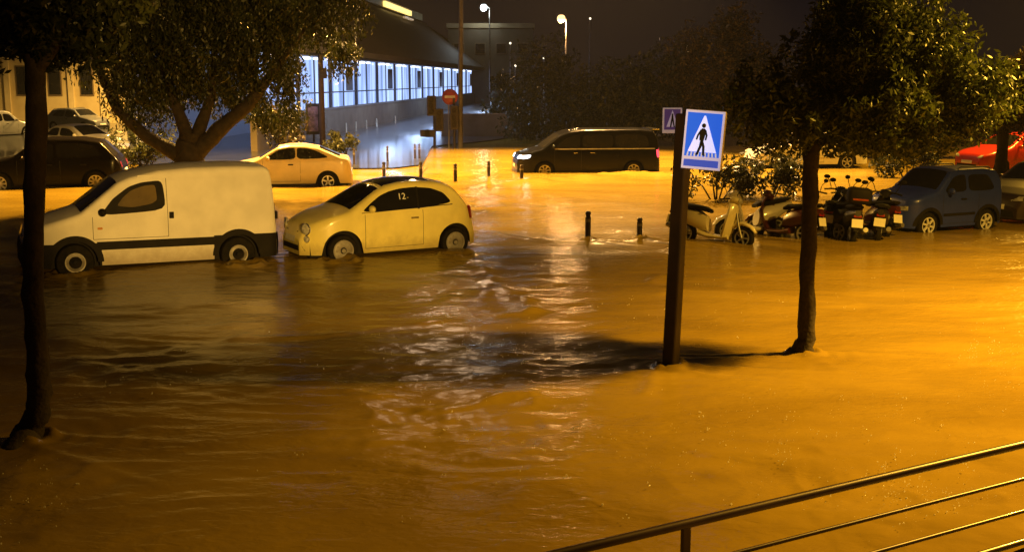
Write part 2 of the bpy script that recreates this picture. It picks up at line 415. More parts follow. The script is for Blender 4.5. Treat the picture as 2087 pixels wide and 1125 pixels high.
    def wheels(s, root, rim_m=None, spokes=5, rr=.66, style='spoke', tw=.19, steer=0):
        rim_m = rim_m or M_RIM
        for a in (s.fa, s.ra):
            for sg in (1, -1):
                R0 = s.wr; b = MB(); q = R0 * rr
                b.lathe([(q * .95, -tw / 2 + .02), (q, -tw / 2), (R0 * .94, -tw / 2 + .01), (R0, -tw / 2 + .04), (R0, tw / 2 - .04), (R0 * .94, tw / 2 - .01), (q, tw / 2), (q * .95, tw / 2 - .02), (q * .9, .02), (.001, .02)], 28)
                wo = b.build('wheel', M_TYRE, root, smooth=50)
                wo.location = (a, sg * (s.W - tw / 2 - .015), s.wr); wo.rotation_euler = (0, 0, (0 if sg > 0 else math.pi) + (steer if a == s.fa else 0))
                rb = MB(); f = tw / 2 - .012
                rb.lathe([(q * .98, f - .02), (q * .98, f + .006), (q * .86, f + .004), (q * .86, f - .04)], 28)
                if style == 'spoke':
                    for k in range(spokes):
                        t = 2 * math.pi * k / spokes + .3; d = Vector((math.cos(t), 0, math.sin(t)))
                        rb.box(d * q * .5 + Vector((0, f - .01, 0)), (q * .85, .03, q * .24), Matrix.Rotation(-t, 3, 'Y'))
                    rb.lathe([(q * .24, f - .03), (q * .24, f + .005), (q * .1, f + .012), (.001, f + .012)], 16)
                elif style == 'ring':                       # plain steel wheel: pale ring, dark centre
                    rb.lathe([(q * .86, f - .01), (q * .62, f + .004), (q * .58, f - .03)], 28)
                else:                                       # disc cover with small holes
                    rb.lathe([(q * .86, f - .004), (q * .5, f + .008), (q * .3, f + .008), (q * .27, f - .02)], 28)
                    for k in range(10):
                        t = 2 * math.pi * k / 10; rb.ell(Vector((math.cos(t) * q * .68, f + .004, math.sin(t) * q * .68)), (.016, .006, .016), 8, 4)
                ro = rb.build('rim', rim_m, wo, smooth=35)
                hb = MB(); hb.lathe([(q * .2, f - .02), (q * .2, f + .018), (.001, f + .02)], 14)
                hb.build('hub_cap', M_RIMD if style != 'ring' else M_PLAST, wo, smooth=40)
    def mirrors(s, x, z, m, root, size=.11):
        for sg in (1, -1):
            b = MB(); y = s.side(x, z) + .10
            b.ell((x, sg * y, z + .03), (.06, size, size * .68), 12, 8); b.tube([(x - .01, sg * (y - .14), z - .04), (x, sg * (y - .03), z)], .02, 6)
            b.build('mirror', m, root, smooth=180)
    def handle(s, x, z, root, m=None, wd=.16, ht=.035):
        for sg in (1, -1):
            b = MB(); y = s.side(x, z); b.box((x, sg * (y + .012), z), (wd, .035, ht), bev=.008); b.build('door_handle', m or M_PLAST, root)
    def lights(s, y0, y1, z0, z1, root, rear=False, m=None, name='headlight'):
        for sg in (1, -1): s.front(name, [(sg * y0, z0), (sg * y1, z0 + .02), (sg * y1, z1), (sg * y0, z1 - .02)], m or M_LAMPG, root, rear=rear)
    def plate(s, z, root, rear=False):
        s.front('number_plate', [(-.26, z - .055), (.26, z - .055), (.26, z + .055), (-.26, z + .055)], M_PLATE, root, off=.02, rear=rear, n=2)
    def seams(s, c, root):                                  # dark door gaps as thin strips round the quad c
        k = .004
        (x0, z0), (x1, z1), (x2, z2), (x3, z3) = c
        m = mat('door_gap', (.02, .018, .015), .6)
        s.side_quad('door_seam', [(x0 - k, z0), (x0 + k, z0), (x3 + k, z3), (x3 - k, z3)], m, root, off=.004, nx=1, nz=8)
        s.side_quad('door_seam', [(x1 - k, z1), (x1 + k, z1), (x2 + k, z2), (x2 - k, z2)], m, root, off=.004, nx=1, nz=8)
        s.side_quad('door_seam', [(x0, z0 - k), (x1, z1 - k), (x1, z1 + k), (x0, z0 + k)], m, root, off=.004, nx=10, nz=1)

def place_car(root, spec, fpx, rpx, zc, sc=None, nose_up=0):
    """front and rear wheel centres on the photograph -> pose of the car on the street"""
    f, r = G(*fpx, zc), G(*rpx, zc); d = f - r; yaw = math.atan2(d.y, d.x); L = d.length
    sc = sc or L / (spec.fa - spec.ra)
    mid = (f + r) / 2; off = (spec.W - .09) * sc
    # the wheels seen are those nearer the camera: step in by half a width along the side's inward normal
    nrm = Vector((-math.sin(yaw), math.cos(yaw), 0)); nrm = nrm if nrm.y > 0 else -nrm
    c = mid + nrm * off; cx = (spec.fa + spec.ra) / 2 * sc
    c -= Vector((math.cos(yaw), math.sin(yaw), 0)) * cx
    root.location = (c.x, c.y, zc - spec.wr * sc); root.rotation_euler = (0, -nose_up, yaw); root.scale = (sc,) * 3
    return sc

# --- white panel van
def build_van():
    t = thing('panel_van', (0, 0, 0), 'white panel van with black bumpers and side strip standing in the flood', 'van')
    top = [(2.12, .42), (2.10, .70), (2.02, .86), (1.70, .97), (1.30, 1.09), (1.22, 1.12), (.62, 1.60), (.44, 1.68), (-.05, 1.79), (-.6, 1.83), (-1.4, 1.84), (-1.86, 1.82), (-1.97, 1.76), (-2.0, 1.3), (-2.02, .9), (-2.04, .42)]
    c = Car(top, .86, 1.345, -1.345, .305, sill=.24, belt=1.08, tumble=.15, nose=.75, nf=.26, tail=.16, nt=.07, arch=.365, rr=.09, sig=2)
    M = paint('van_white', (.80, .78, .74), rough=.7, coat=0)
    muddy(M, .26, .62); c.body(M, t); c.wheels(t, M_RIMD, style='ring', rr=.55)
    c.side_poly('window_surround', [(.93, 1.07), (.72, 1.34), (.46, 1.53), (.25, 1.60), (-.10, 1.63), (-.14, 1.13)], M_PLAST, t, off=.005)
    win = mat('van_glass_lit_tint', (.15, .11, .05), .08, coat=.6, noise=(3, (.10, .075, .04)))  # glow of the water beyond is put into the pane's brown colour
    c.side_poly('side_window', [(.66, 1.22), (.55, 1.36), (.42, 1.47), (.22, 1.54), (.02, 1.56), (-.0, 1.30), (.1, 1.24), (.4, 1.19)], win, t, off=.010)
    c.top_patch('windscreen', 1.22, .62, M_GLASS, t)
    c.side_quad('rub_strip', [(1.0, .50), (-1.0, .50), (-1.0, .64), (1.0, .64)], M_PLAST, t, off=.018)
    c.side_quad('rear_bumper', [(-.92, .24), (-2.03, .24), (-2.03, .66), (-.92, .66)], M_PLAST, t, off=.022, nx=40, nz=8)
    c.front('rear_bumper_face', [(-.78, .26), (.78, .26), (.78, .66), (-.78, .66)], M_PLAST, t, off=.03, rear=True)
    c.side_quad('front_bumper', [(.93, .24), (2.11, .24), (2.11, .62), (.93, .62)], M_PLAST, t, off=.020, nx=40, nz=8)
    c.front('front_bumper_face', [(-.70, .26), (.70, .26), (.70, .62), (-.70, .62)], M_PLAST, t, off=.03)
    c.arch_trim(M_PLAST, t, .085)
    c.lights(.30, .66, .66, .82, t); c.plate(.50, t)
    for sg in (1, -1): c.side_poly('side_indicator', [(.98, .84), (.90, .84), (.90, .88), (.98, .88)], mat('amber_lens', (.5, .2, .02), .2, noise=(9, (.4, .15, .02))), t, sides=(sg,), off=.012)
    c.side_quad('roof_gutter', [(.30, 1.695), (-1.90, 1.715), (-1.90, 1.735), (.30, 1.715)], M, t, off=.014, nx=20, nz=1)
    for sg in (.45, -.25): b = MB(); b.tube([(1.20, sg, 1.17), (.98, sg + .28, 1.36)], .011, 6); b.build('wiper', M_PLAST, t)
    b = MB(); b.tube([(-.4, .0, 1.86), (-.62, 0, 2.12)], .006, 6); b.build('aerial', M_PLAST, t)
    c.front('grille', [(-.26, .66), (.26, .66), (.26, .78), (-.26, .78)], M_PLAST, t)
    c.handle(-.22, 1.04, t, ht=.11, wd=.075); c.mirrors(.90, 1.10, M_PLAST, t, .10)
    c.seams([(1.05, .68), (-.16, .68), (-.16, 1.66), (1.05, 1.05)], t)
    c.lights(.66, .80, .80, 1.20, t, rear=True, m=M_TAIL, name='tail_light'); c.plate(.85, t, rear=True)
    for sg in (1, -1): b = MB(); b.box((-2.03, sg * .80, .97), (.05, .09, .14), bev=.01); b.build('door_hinge', M_PLAST, t)
    place_car(t, c, (138, 538), (497, 514), .13, 1.03, R(.8)); return t
build_van()

# --- cream city car
def build_city():
    t = thing('city_car', (0, 0, 0), 'small rounded yellow city car with dark roof and number on its window', 'car')
    top = [(1.88, .40), (1.86, .60), (1.78, .74), (1.60, .83), (1.3, .93), (.98, 1.01), (.74, 1.15), (.42, 1.34), (.2, 1.43), (-.1, 1.48), (-.45, 1.49), (-.85, 1.455), (-1.08, 1.40), (-1.22, 1.31), (-1.42, 1.06), (-1.55, .90), (-1.63, .68), (-1.66, .40)]
    c = Car(top, .815, 1.15, -1.15, .29, sill=.22, belt=.93, tumble=.40, nose=.85, nf=.34, tail=.7, nt=.22, arch=.372, rr=.14, crown=.04, sig=5)
    M = paint('city_yellow', (.86, .76, .24), coat=.5); muddy(M, .22, .48, .5); c.body(M, t)
    c.wheels(t, M_RIMD, style='disc', rr=.70)
    c.side_poly('side_window', [(.78, .97), (.60, 1.11), (.36, 1.26), (.06, 1.36), (-.30, 1.385), (-.70, 1.345), (-.95, 1.25), (-1.10, 1.06), (-.5, .99)], M_GLASS, t)
    c.side_quad('window_pillar', [(-.36, .98), (-.40, .98), (-.42, 1.385), (-.38, 1.385)], M_PLAST, t, off=.011, nx=1)
    c.top_patch('windscreen', .96, .34, M_GLASS, t)
    c.top_patch('glass_roof', .26, -.72, mat('roof_black', (.02, .018, .016), .12, coat=1, noise=(2, (.03, .026, .02))), t)
    c.top_patch('rear_window', -1.10, -1.40, M_GLASS, t, inset0=.12, inset1=.05)
    for sg in (1, -1):
        for nm, (y, z, r, m) in dict(headlight=(.55, .70, .105, M_LAMPG), fog_light=(.56, .52, .065, M_LAMPG)).items():
            x = c.xf_at(sg * y, z); b = MB(); b.lathe([(r, -.02), (r * 1.0, .02), (r * .84, .035), (r * .5, .045), (.001, .048)], 18, Matrix.Translation((x - .02, sg * y, z)) @ Matrix.Rotation(sg * R(24) - R(90), 4, 'Z'))
            h = b.build(nm, m, t, smooth=60)
            b = MB(); b.lathe([(r * 1.02, 0), (r * 1.14, .02), (r * 1.02, .03)], 18, Matrix.Translation((x - .02, sg * y, z)) @ Matrix.Rotation(sg * R(24) - R(90), 4, 'Z')); b.build('bezel', M_CHROME, h, smooth=60)
    c.front('lower_grille', [(-.55, .30), (.55, .30), (.50, .40), (-.50, .40)], M_PLAST, t); c.plate(.50, t)
    c.front('badge_bar', [(-.30, .625), (.30, .625), (.30, .65), (-.30, .65)], M_CHROME, t, off=.012)
    c.mirrors(.60, 1.0, M, t, .10); c.handle(-.28, .82, t, M_CHROME)
    c.seams([(.72, .30), (-.46, .30), (-.46, .96), (.72, .93)], t)
    c.side_quad('side_skirt', [(.76, .22), (-.76, .22), (-.76, .29), (.76, .29)], M, t, off=.016)
    for sg in (1, -1): c.side_poly('tail_light', [(-1.53, .98), (-1.44, .98), (-1.50, .72), (-1.58, .72)], M_TAIL, t, off=.012, sides=(sg,))
    b = MB(); b.tube([(-.75, 0, 1.50), (-.95, 0, 1.68)], .006, 6); b.build('aerial', M_PLAST, t)
    for sg in (.35, -.2): b = MB(); b.tube([(.95, sg, 1.055), (.72, sg + .25, 1.205)], .010, 6); b.build('wiper', M_PLAST, t)
    for sg in (1, -1): c.side_quad('waist_trim', [(.78, .952), (-1.10, 1.02), (-1.10, 1.036), (.78, .966)], M_CHROME, t, off=.012, sides=(sg,), nx=20, nz=1)
    cu = bpy.data.curves.new('number', 'FONT'); cu.body = '12'; cu.size = .17; cu.extrude = .001
    tmp = bpy.data.objects.new('number', cu); COL.objects.link(tmp)
    dg = bpy.context.evaluated_depsgraph_get(); me = bpy.data.meshes.new_from_object(tmp.evaluated_get(dg)); COL.objects.unlink(tmp); bpy.data.objects.remove(tmp)
    me.materials.append(mat('sticker', (.75, .75, .72), .5)); o = bpy.data.objects.new('window_number', me); COL.objects.link(o); o.parent = t
    # the near side is +Y of the car (its left flank), text reads from there
    o.rotation_euler = (R(90 - 20), 0, math.pi); o.location = (.02, c.side(0, 1.16) + .016, 1.17)
    place_car(t, c, (690, 511), (932, 492), .13, 1.0); return t
build_city()

# --- generic bodies
def hatch_top(L0, L1, H, hood=.92):
    return [(L0, .42), (L0 - .02, .64), (L0 - .12, .76), (L0 - .5, hood - .04), (L0 - 1.05, hood + .06), (L0 - 1.2, hood + .11), (L0 - 1.75, H - .07), (L0 - 2.1, H), (L1 + 1.1, H - .01), (L1 + .6, H - .09), (L1 + .2, hood + .1), (L1 + .05, hood - .1), (L1, .42)]
def sedan_top(L0, L1, H, hood=.9):
    return [(L0, .42), (L0 - .02, .62), (L0 - .12, .73), (L0 - .55, hood - .05), (L0 - 1.15, hood + .05), (L0 - 1.3, hood + .1), (L0 - 1.95, H - .06), (L0 - 2.3, H), (L1 + 1.5, H - .03), (L1 + .62, hood + .12), (L1 + .2, hood + .07), (L1 + .05, hood - .1), (L1, .42)]
def generic(name, label, paint_m, top, W, fa, ra, wr, win, group=None, belt=.95, tumble=.34, ws=None, rw=None, spokes=5, rim=None, handle=None, arch=None, cladding=False, tail=.4, nose=.6, rails=None):
    t = thing(name, (0, 0, 0), label, 'car', group)
    c = Car(top, W, fa, ra, wr, belt=belt, tumble=tumble, nose=nose, nf=.26, tail=tail, nt=.16, arch=arch)
    c.body(paint_m, t); c.wheels(t, rim, spokes)
    for wp in win: c.side_poly('side_window', wp, M_GLASS, t)
    c.top_patch('windscreen', ws[0], ws[1], M_GLASS, t); c.top_patch('rear_window', rw[0], rw[1], M_GLASS, t)
    c.lights(W * .45, W * .78, .64, .76, t); c.plate(.5, t)
    c.front('grille', [(-W * .4, .56), (W * .4, .56), (W * .4, .70), (-W * .4, .70)], M_PLAST, t)
    c.front('lower_grille', [(-W * .6, .28), (W * .6, .28), (W * .55, .42), (-W * .55, .42)], M_PLAST, t)
    c.lights(W * .6, W * .84, .72, .90, t, rear=True, m=M_TAIL, name='tail_light'); c.plate(.62, t, rear=True)
    c.mirrors(ws[0] - .28, belt + .05, paint_m, t)
    for hx in handle or (): c.handle(hx, belt - .12, t)
    c.seams([(ws[0] - .12, .32), (ws[0] - 1.25, .32), (ws[0] - 1.25, belt), (ws[0] - .12, belt)], t)
    c.side_quad('side_moulding', [(fa - .42, .50), (ra + .42, .50), (ra + .42, .56), (fa - .42, .56)], paint_m if not cladding else M_PLAST, t, off=.016)
    if cladding: c.arch_trim(M_PLAST, t, .07)
    if rails:
        b = MB(); 
        for sg in (1, -1): b.tube([(rails[0], sg * W * .72, c.top(rails[0]) - .02), (rails[0] - .12, sg * W * .72, c.top(rails[0] - .12) + .05), (rails[1] + .12, sg * W * .72, c.top(rails[1] + .12) + .05), (rails[1], sg * W * .72, c.top(rails[1]) - .02)], .018, 6)
        b.build('roof_rail', M_STEEL, t, smooth=60)
    return t, c

# --- yellow three-door behind the van
M_YEL = paint('hatch_yellow', (.62, .50, .30))
t, c = generic('hatchback_car', 'pale yellow three-door hatchback half hidden behind the white van', M_YEL,
    [(2.05, .42), (2.03, .62), (1.92, .74), (1.5, .86), (.98, .97), (.86, 1.02), (.30, 1.35), (-.05, 1.41), (-.5, 1.41), (-.95, 1.34), (-1.62, 1.05), (-1.86, 1.01), (-1.95, .86), (-1.98, .42)], .84, 1.22, -1.22, .295,
    [[(.74, .98), (.28, 1.27), (-.02, 1.33), (-.24, 1.34), (-.26, .99)], [(-.30, .99), (-.29, 1.34), (-.62, 1.32), (-.86, 1.26), (-1.30, 1.03)]], ws=(.86, .28), rw=(-.98, -1.6), handle=(-.1,), belt=.95, spokes=5)
place_car(t, c, (503, 371), (670, 369), .14, 1.0)
t.location.z -= .02
# --- black people carrier in the road
def build_carrier():
    t = thing('people_carrier', (0, 0, 0), 'long black people carrier driving through the flood with its headlight on', 'van')
    top = [(2.55, .45), (2.53, .80), (2.40, .95), (1.9, 1.10), (1.68, 1.16), (1.05, 1.66), (.7, 1.80), (.2, 1.86), (-1.8, 1.87), (-2.3, 1.82), (-2.45, 1.6), (-2.53, 1.1), (-2.56, .45)]
    c = Car(top, .95, 1.6, -1.6, .33, belt=1.12, tumble=.2, nose=.7, nf=.28, tail=.2, nt=.1, sig=2)
    M = paint('carrier_black', (.006, .006, .007), rough=.2, coat=0, spec=.2); c.body(M, t); c.wheels(t, M_RIM, 7)
    c.side_poly('side_window', [(1.25, 1.20), (.95, 1.45), (.62, 1.64), (.35, 1.66), (.33, 1.18)], M_GLASS, t)
    c.side_poly('side_window', [(.25, 1.18), (.25, 1.67), (-.85, 1.68), (-.85, 1.18)], M_GLASS, t)
    c.side_poly('side_window', [(-.93, 1.18), (-.93, 1.68), (-2.05, 1.66), (-2.2, 1.18)], M_GLASS, t)
    c.side_quad('chrome_trim', [(1.25, 1.12), (-2.35, 1.12), (-2.35, 1.155), (1.25, 1.165)], mat('satin_trim', (.32, .30, .29), .45, noise=(6, (.26, .24, .22))), t, off=.014, nx=20, nz=1)
    c.top_patch('windscreen', 1.66, 1.05, M_GLASS, t)
    c.lights(.45, .80, .78, .92, t, m=mat('headlight_on', (.8, .8, .8), .2, emit=(.72, .87, 1), es=7)); c.plate(.5, t)
    for sg in (1, -1): c.side_poly('headlight_wrap', [(2.42, .90), (2.08, .93), (2.14, .82), (2.40, .77)], mat('headlight_on', (.8, .8, .8)), t, sides=(sg,), off=.012)
    c.front('grille', [(-.42, .62), (.42, .62), (.42, .84), (-.42, .84)], M_CHROME, t)
    for sg in (1, -1): c.side_poly('tail_light', [(-2.40, 1.10), (-2.49, 1.10), (-2.53, .80), (-2.44, .80)], mat('tail_on', (.5, .02, .02), .3, emit=(1, .06, .10), es=2.2), t, sides=(sg,), off=.012)
    c.lights(.72, .86, .80, 1.15, t, rear=True, m=mat('tail_on', (.5, .02, .02)), name='tail_light'); c.plate(.75, t, rear=True)
    c.mirrors(1.30, 1.20, M, t, .12); c.handle(.5, 1.0, t, M_CHROME); c.handle(-.1, 1.0, t, M_CHROME)
    c.seams([(1.25, .35), (.30, .35), (.30, 1.12), (1.25, 1.12)], t)
    b = MB(); b.box((-2.42, 0, 1.86), (.34, 1.3, .04), bev=.015); b.build('rear_spoiler', M_CHROME, t)
    place_car(t, c, (1103, 347), (1297, 345), .10, 1.0); t.scale = (1, 1, .93); return t, c
car_t, _ = build_carrier()
lamp('headlight_glow', (2.68, .62, .82), 500, (.75, .88, 1), .06, car_t, spot=80, aim=(1, .05, -.10))

# --- cars at the left, behind the near tree
t, c = generic('parked_hatchback', 'black parked hatchback behind the near left tree trunk, its flank in shade', paint('paint_black', (.006, .005, .005), rough=.2, coat=0, spec=.2),
    hatch_top(2.1, -2.0, 1.55, .95), .87, 1.3, -1.25, .32, [[(.62, 1.0), (.25, 1.36), (-.15, 1.42), (-.18, 1.0)], [(-.25, 1.0), (-.22, 1.42), (-.8, 1.42), (-1.2, 1.36), (-1.5, 1.05)]], ws=(.92, .38), rw=(-1.45, -1.8), handle=(-.05, -.95), spokes=9)
place_car(t, c, (10, 375), (185, 372), .15, 1.08)
t, c = generic('parked_saloon', 'pale silver saloon parked right behind the black hatchback roof', paint('paint_silver', (.62, .60, .56), .2),
    sedan_top(2.2, -2.15, 1.45), .87, 1.35, -1.3, .31, [[(.62, .98), (.18, 1.28), (-.3, 1.33), (-.32, .98)], [(-.4, .98), (-.38, 1.33), (-.75, 1.31), (-1.1, 1.02)]], ws=(.88, .25), rw=(-.70, -1.5), handle=(-.2, -1.0))
t.location = G(165, 322, -.12); t.rotation_euler = (0, 0, R(-22)); 
t, c = generic('parked_estate', 'grey estate car with roof rails parked in the far row before the ochre wall', paint('paint_grey', (.18, .18, .19), .3),
    hatch_top(2.2, -2.1, 1.5), .87, 1.35, -1.3, .31, [[(.62, .98), (.25, 1.34), (-.25, 1.37), (-.28, .98)], [(-.35, .98), (-.33, 1.37), (-.9, 1.37), (-1.45, 1.02)]], ws=(.98, .45), rw=(-1.5, -1.9), handle=(-.1,), rails=(.1, -1.5))
t.location = G(160, 268, -.1); t.rotation_euler = (0, 0, R(-25))
t, c = generic('parked_van', 'white car cut off by the far left edge, beyond the near trunk', paint('paint_white', (.72, .70, .66)),
    hatch_top(2.0, -1.9, 1.6), .86, 1.25, -1.2, .31, [[(.5, 1.0), (.2, 1.38), (-.3, 1.44), (-.32, 1.0)], [(-.4, 1.0), (-.38, 1.44), (-.9, 1.43), (-1.4, 1.05)]], ws=(.8, .3), rw=(-1.4, -1.72), handle=(-.1,), belt=.97)
t.name = 'parked_car'; t.location = G(-2, 282, -.1); t.rotation_euler = (0, 0, R(68))

# --- right: navy city SUV, dark car, red car, pale car behind the hedge
t, c = generic('compact_suv', 'navy compact off-roader with bright alloy wheels parked beside the scooters', paint('paint_navy', (.028, .048, .36), .1, coat=.3),
    [(1.48, .45), (1.46, .80), (1.38, .92), (1.0, 1.02), (.72, 1.07), (.62, 1.12), (.22, 1.50), (0, 1.56), (-.9, 1.56), (-1.25, 1.52), (-1.38, 1.3), (-1.46, .95), (-1.48, .45)], .78, .92, -.92, .30,
    [[(.50, 1.05), (.18, 1.38), (-.02, 1.44), (-.22, 1.44), (-.22, 1.05)], [(-.30, 1.05), (-.30, 1.44), (-.95, 1.43), (-1.15, 1.06)]], ws=(.64, .2), rw=(-1.28, -1.40), handle=(-.12,), spokes=6, rim=mat('white_rim', (.8, .8, .82), .35, .2, noise=(7, (.7, .7, .7))), cladding=True, belt=1.0, tumble=.22, tail=.2, nose=.4, rails=(-.05, -1.2))
place_car(t, c, (1888, 457), (2010, 449), .17, None)
SUV = t
t.scale = (.92,) * 3
f = G(1888, 459, .15); yaw = R(180 + 25)
fw = Vector((math.cos(yaw), math.sin(yaw), 0)); nl = Vector((-math.sin(yaw), math.cos(yaw), 0))
inw = -nl if (-nl).y > 0 else nl
t.location = (f - fw * .85 + inw * .64) - Vector((0, 0, .28)); t.rotation_euler = (0, 0, yaw)
t, c = generic('parked_dark_car', 'dark car cut off by the right edge behind the navy off-roader', paint('paint_dark', (.03, .018, .016)),
    hatch_top(2.0, -1.95, 1.45), .85, 1.25, -1.2, .30, [[(.5, .98), (.2, 1.28), (-.3, 1.34), (-.32, .98)], [(-.4, .98), (-.38, 1.34), (-.9, 1.32), (-1.4, 1.03)]], ws=(.8, .25), rw=(-1.35, -1.75), handle=(-.1,))
t.name = 'parked_car'; t.location = G(2130, 452, -.12); t.rotation_euler = (0, 0, R(180 + 32))
t, c = generic('red_car', 'red hatchback parked at the right edge behind the dark car', paint('paint_red', (.50, .028, .015)),
    hatch_top(2.05, -1.95, 1.45), .85, 1.27, -1.2, .30, [[(.5, .98), (.2, 1.28), (-.3, 1.34), (-.32, .98)], [(-.4, .98), (-.38, 1.34), (-.9, 1.32), (-1.4, 1.03)]], ws=(.85, .3), rw=(-1.35, -1.8), handle=(-.1,))
t.name = 'parked_car'; t.location = G(2062, 355, -.1); t.rotation_euler = (0, 0, R(180 + 20))
t, c = generic('pale_car', 'pale car beyond the hedge seen under the street tree crown', paint('paint_silver', (.62, .60, .56)),
    sedan_top(2.2, -2.15, 1.42), .87, 1.35, -1.3, .31, [[(.62, .98), (.18, 1.28), (-.3, 1.31), (-.32, .98)], [(-.4, .98), (-.38, 1.31), (-.75, 1.29), (-1.1, 1.02)]], ws=(.88, .25), rw=(-.70, -1.5), handle=(-.2,))
t.name = 'parked_car'; t.location = G(1640, 345, -.1); t.rotation_euler = (0, 0, R(180 + 8))

# ------------------------------------------------------------------ scooters
def make_scooter(label, body_m, px, py, yaw, zc=-.12, sc=1.0, box=False, screen=False, seat_m=None, lean=0):
    t = thing('scooter', G(px, py, 0) + Vector((0, 0, zc)), label, 'scooter', 'scooters parked in a row', yaw, sc)
    t.rotation_euler = (R(lean), 0, yaw)
    for nm, x, r in (('front_wheel', .66, .24), ('rear_wheel', -.62, .24)):
        b = MB(); b.lathe([(r * .62, -.05), (r * .9, -.055), (r, -.02), (r, .02), (r * .9, .055), (r * .62, .05), (r * .55, .01), (.001, .01)], 24); o = b.build(nm, M_TYRE, t, smooth=50); o.location = (x, 0, r)
        b = MB(); b.lathe([(r * .66, .05), (r * .66, .058), (r * .55, .055), (r * .55, .02)], 24); b.lathe([(r * .66, -.05), (r * .66, -.058), (r * .55, -.055), (r * .55, -.02)], 24)
        for k in range(5):
            a = 2 * math.pi * k / 5; b.box((math.cos(a) * r * .33, 0, math.sin(a) * r * .33), (r * .6, .10, .03), Matrix.Rotation(-a, 3, 'Y'))
        b.build('rim', M_RIM, o, smooth=40)
    def loft(name, sts, m, n=12):               # sts: (x, z, half width, half height, tilt)
        b = MB(); P = []
        for x, z, hw, hh, tl in sts:
            row = []
            for j in range(n + 1):
                a = 2 * math.pi * j / n; cy = math.copysign(abs(math.cos(a)) ** .8, math.cos(a)) * hw; cz = math.copysign(abs(math.sin(a)) ** .8, math.sin(a)) * hh
                row.append((x - cz * math.sin(tl), cy, z + cz * math.cos(tl)))
            P.append(row)
        b.grid(P); b.add(P[0][:-1], [tuple(range(n))]); b.add(P[-1][:-1], [tuple(range(n))])
        return b.build(name, m, t, smooth=50)
    loft('front_fender', [(.36, .38, .05, .03, .6), (.5, .50, .08, .04, .35), (.66, .53, .085, .04, 0), (.82, .47, .075, .035, -.5), (.93, .36, .05, .02, -.9)], body_m)
    b = MB(); b.tube([(.66, .07, .24), (.56, .07, .52), (.50, .03, .72)], .025, 8); b.tube([(.66, -.07, .24), (.56, -.07, .52), (.50, -.03, .72)], .025, 8); b.build('fork', M_STEEL, t, smooth=60)
    b = MB(); P = []                           # leg shield: bowed sheet
    for i, (x, z, hw) in enumerate([(.30, .20, .13), (.36, .34, .18), (.41, .50, .215), (.45, .66, .21), (.46, .80, .17), (.44, .92, .10)]):
        P.append([(x - .10 * abs(j / 5) ** 2 + .05, hw * j / 5, z) for j in range(-5, 6)])
    b.grid(P); Q = [[(p[0] - .045, p[1] * .95, p[2]) for p in r] for r in P]; b.grid(Q, flip=True)
    b.add(sum([[P[i][0], Q[i][0], P[i + 1][0], Q[i + 1][0]] for i in range(5)], []), [(4 * i, 4 * i + 1, 4 * i + 3, 4 * i + 2) for i in range(5)])
    b.add(sum([[P[i][-1], Q[i][-1], P[i + 1][-1], Q[i + 1][-1]] for i in range(5)], []), [(4 * i, 4 * i + 1, 4 * i + 3, 4 * i + 2) for i in range(5)])
    b.build('leg_shield', body_m, t, smooth=50)
    loft('floorboard', [(.36, .24, .12, .05, 0), (.2, .22, .15, .045, 0), (-.1, .23, .16, .05, 0), (-.3, .28, .14, .07, 0)], body_m)
    loft('rear_body', [(-.12, .46, .12, .16, .2), (-.3, .52, .17, .20, .1), (-.55, .58, .18, .17, 0), (-.8, .66, .14, .12, -.1), (-1.0, .72, .06, .06, -.2)], body_m)
    loft('seat', [(-.08, .72, .10, .04, .1), (-.2, .76, .15, .055, .1), (-.5, .79, .165, .06, 0), (-.85, .83, .13, .05, -.1), (-.95, .85, .08, .03, 0)], seat_m or M_PLAST)
    loft('handlebar_cover', [(.30, .93, .07, .04, 0), (.38, .98, .13, .07, .2), (.47, .99, .12, .075, .2), (.54, .96, .07, .05, .2)], body_m)
    b = MB(); b.tube([(.26, -.34, .98), (.33, -.2, 1.0), (.40, 0, 1.0), (.33, .2, 1.0), (.26, .34, .98)], .017, 8); b.build('handlebar', M_PLAST, t, smooth=60)
    b = MB(); b.ell((.545, 0, .965), (.02, .085, .06)); b.build('headlight', M_LAMPG, t, smooth=180)
    for sg in (1, -1):
        b = MB(); b.tube([(.34, sg * .2, 1.0), (.36, sg * .26, 1.14), (.33, sg * .31, 1.22)], .008, 6); b.ell((.33, sg * .33, 1.25), (.015, .07, .045)); b.build('mirror', M_PLAST, t, smooth=180)
    b = MB(); b.tube([(-.45, -.17, .30), (-.75, -.19, .34), (-.98, -.19, .40)], [.03, .055, .05], 10); b.build('exhaust', M_STEEL, t, smooth=60)
    b = MB(); b.box((-1.03, 0, .52), (.012, .22, .17), Matrix.Rotation(R(14), 3, 'Y'), bev=.003); b.build('number_plate', M_PLATE, t)
    b = MB(); b.box((-.99, 0, .655), (.03, .16, .05), bev=.01); b.build('tail_light', M_TAIL, t)
    b = MB(); b.box((-.97, 0, .5), (.06, .10, .3), Matrix.Rotation(R(14), 3, 'Y')); b.build('plate_bracket', M_PLAST, t)
    if box:
        b = MB(); b.box((-.88, 0, 1.06), (.40, .46, .32), bev=.07); o = b.build('top_box', M_PLAST, t, smooth=50)
        b = MB(); b.box((-1.085, 0, 1.0), (.01, .30, .035)); b.build('reflector', M_TAIL, o)
    if screen:
        b = MB(); P = []
        for i in range(5): P.append([(.52 - .05 * i - .22 * (j / 4) ** 2, (.24 - .012 * i) * j / 4, 1.0 + .10 * i) for j in range(-4, 5)])
        b.grid(P); b.grid([[(p[0] - .012, p[1], p[2]) for p in r] for r in P], flip=True); b.build('windscreen', mat('smoked_screen', (.03, .03, .03), .08, coat=1), t, smooth=60)
    return t
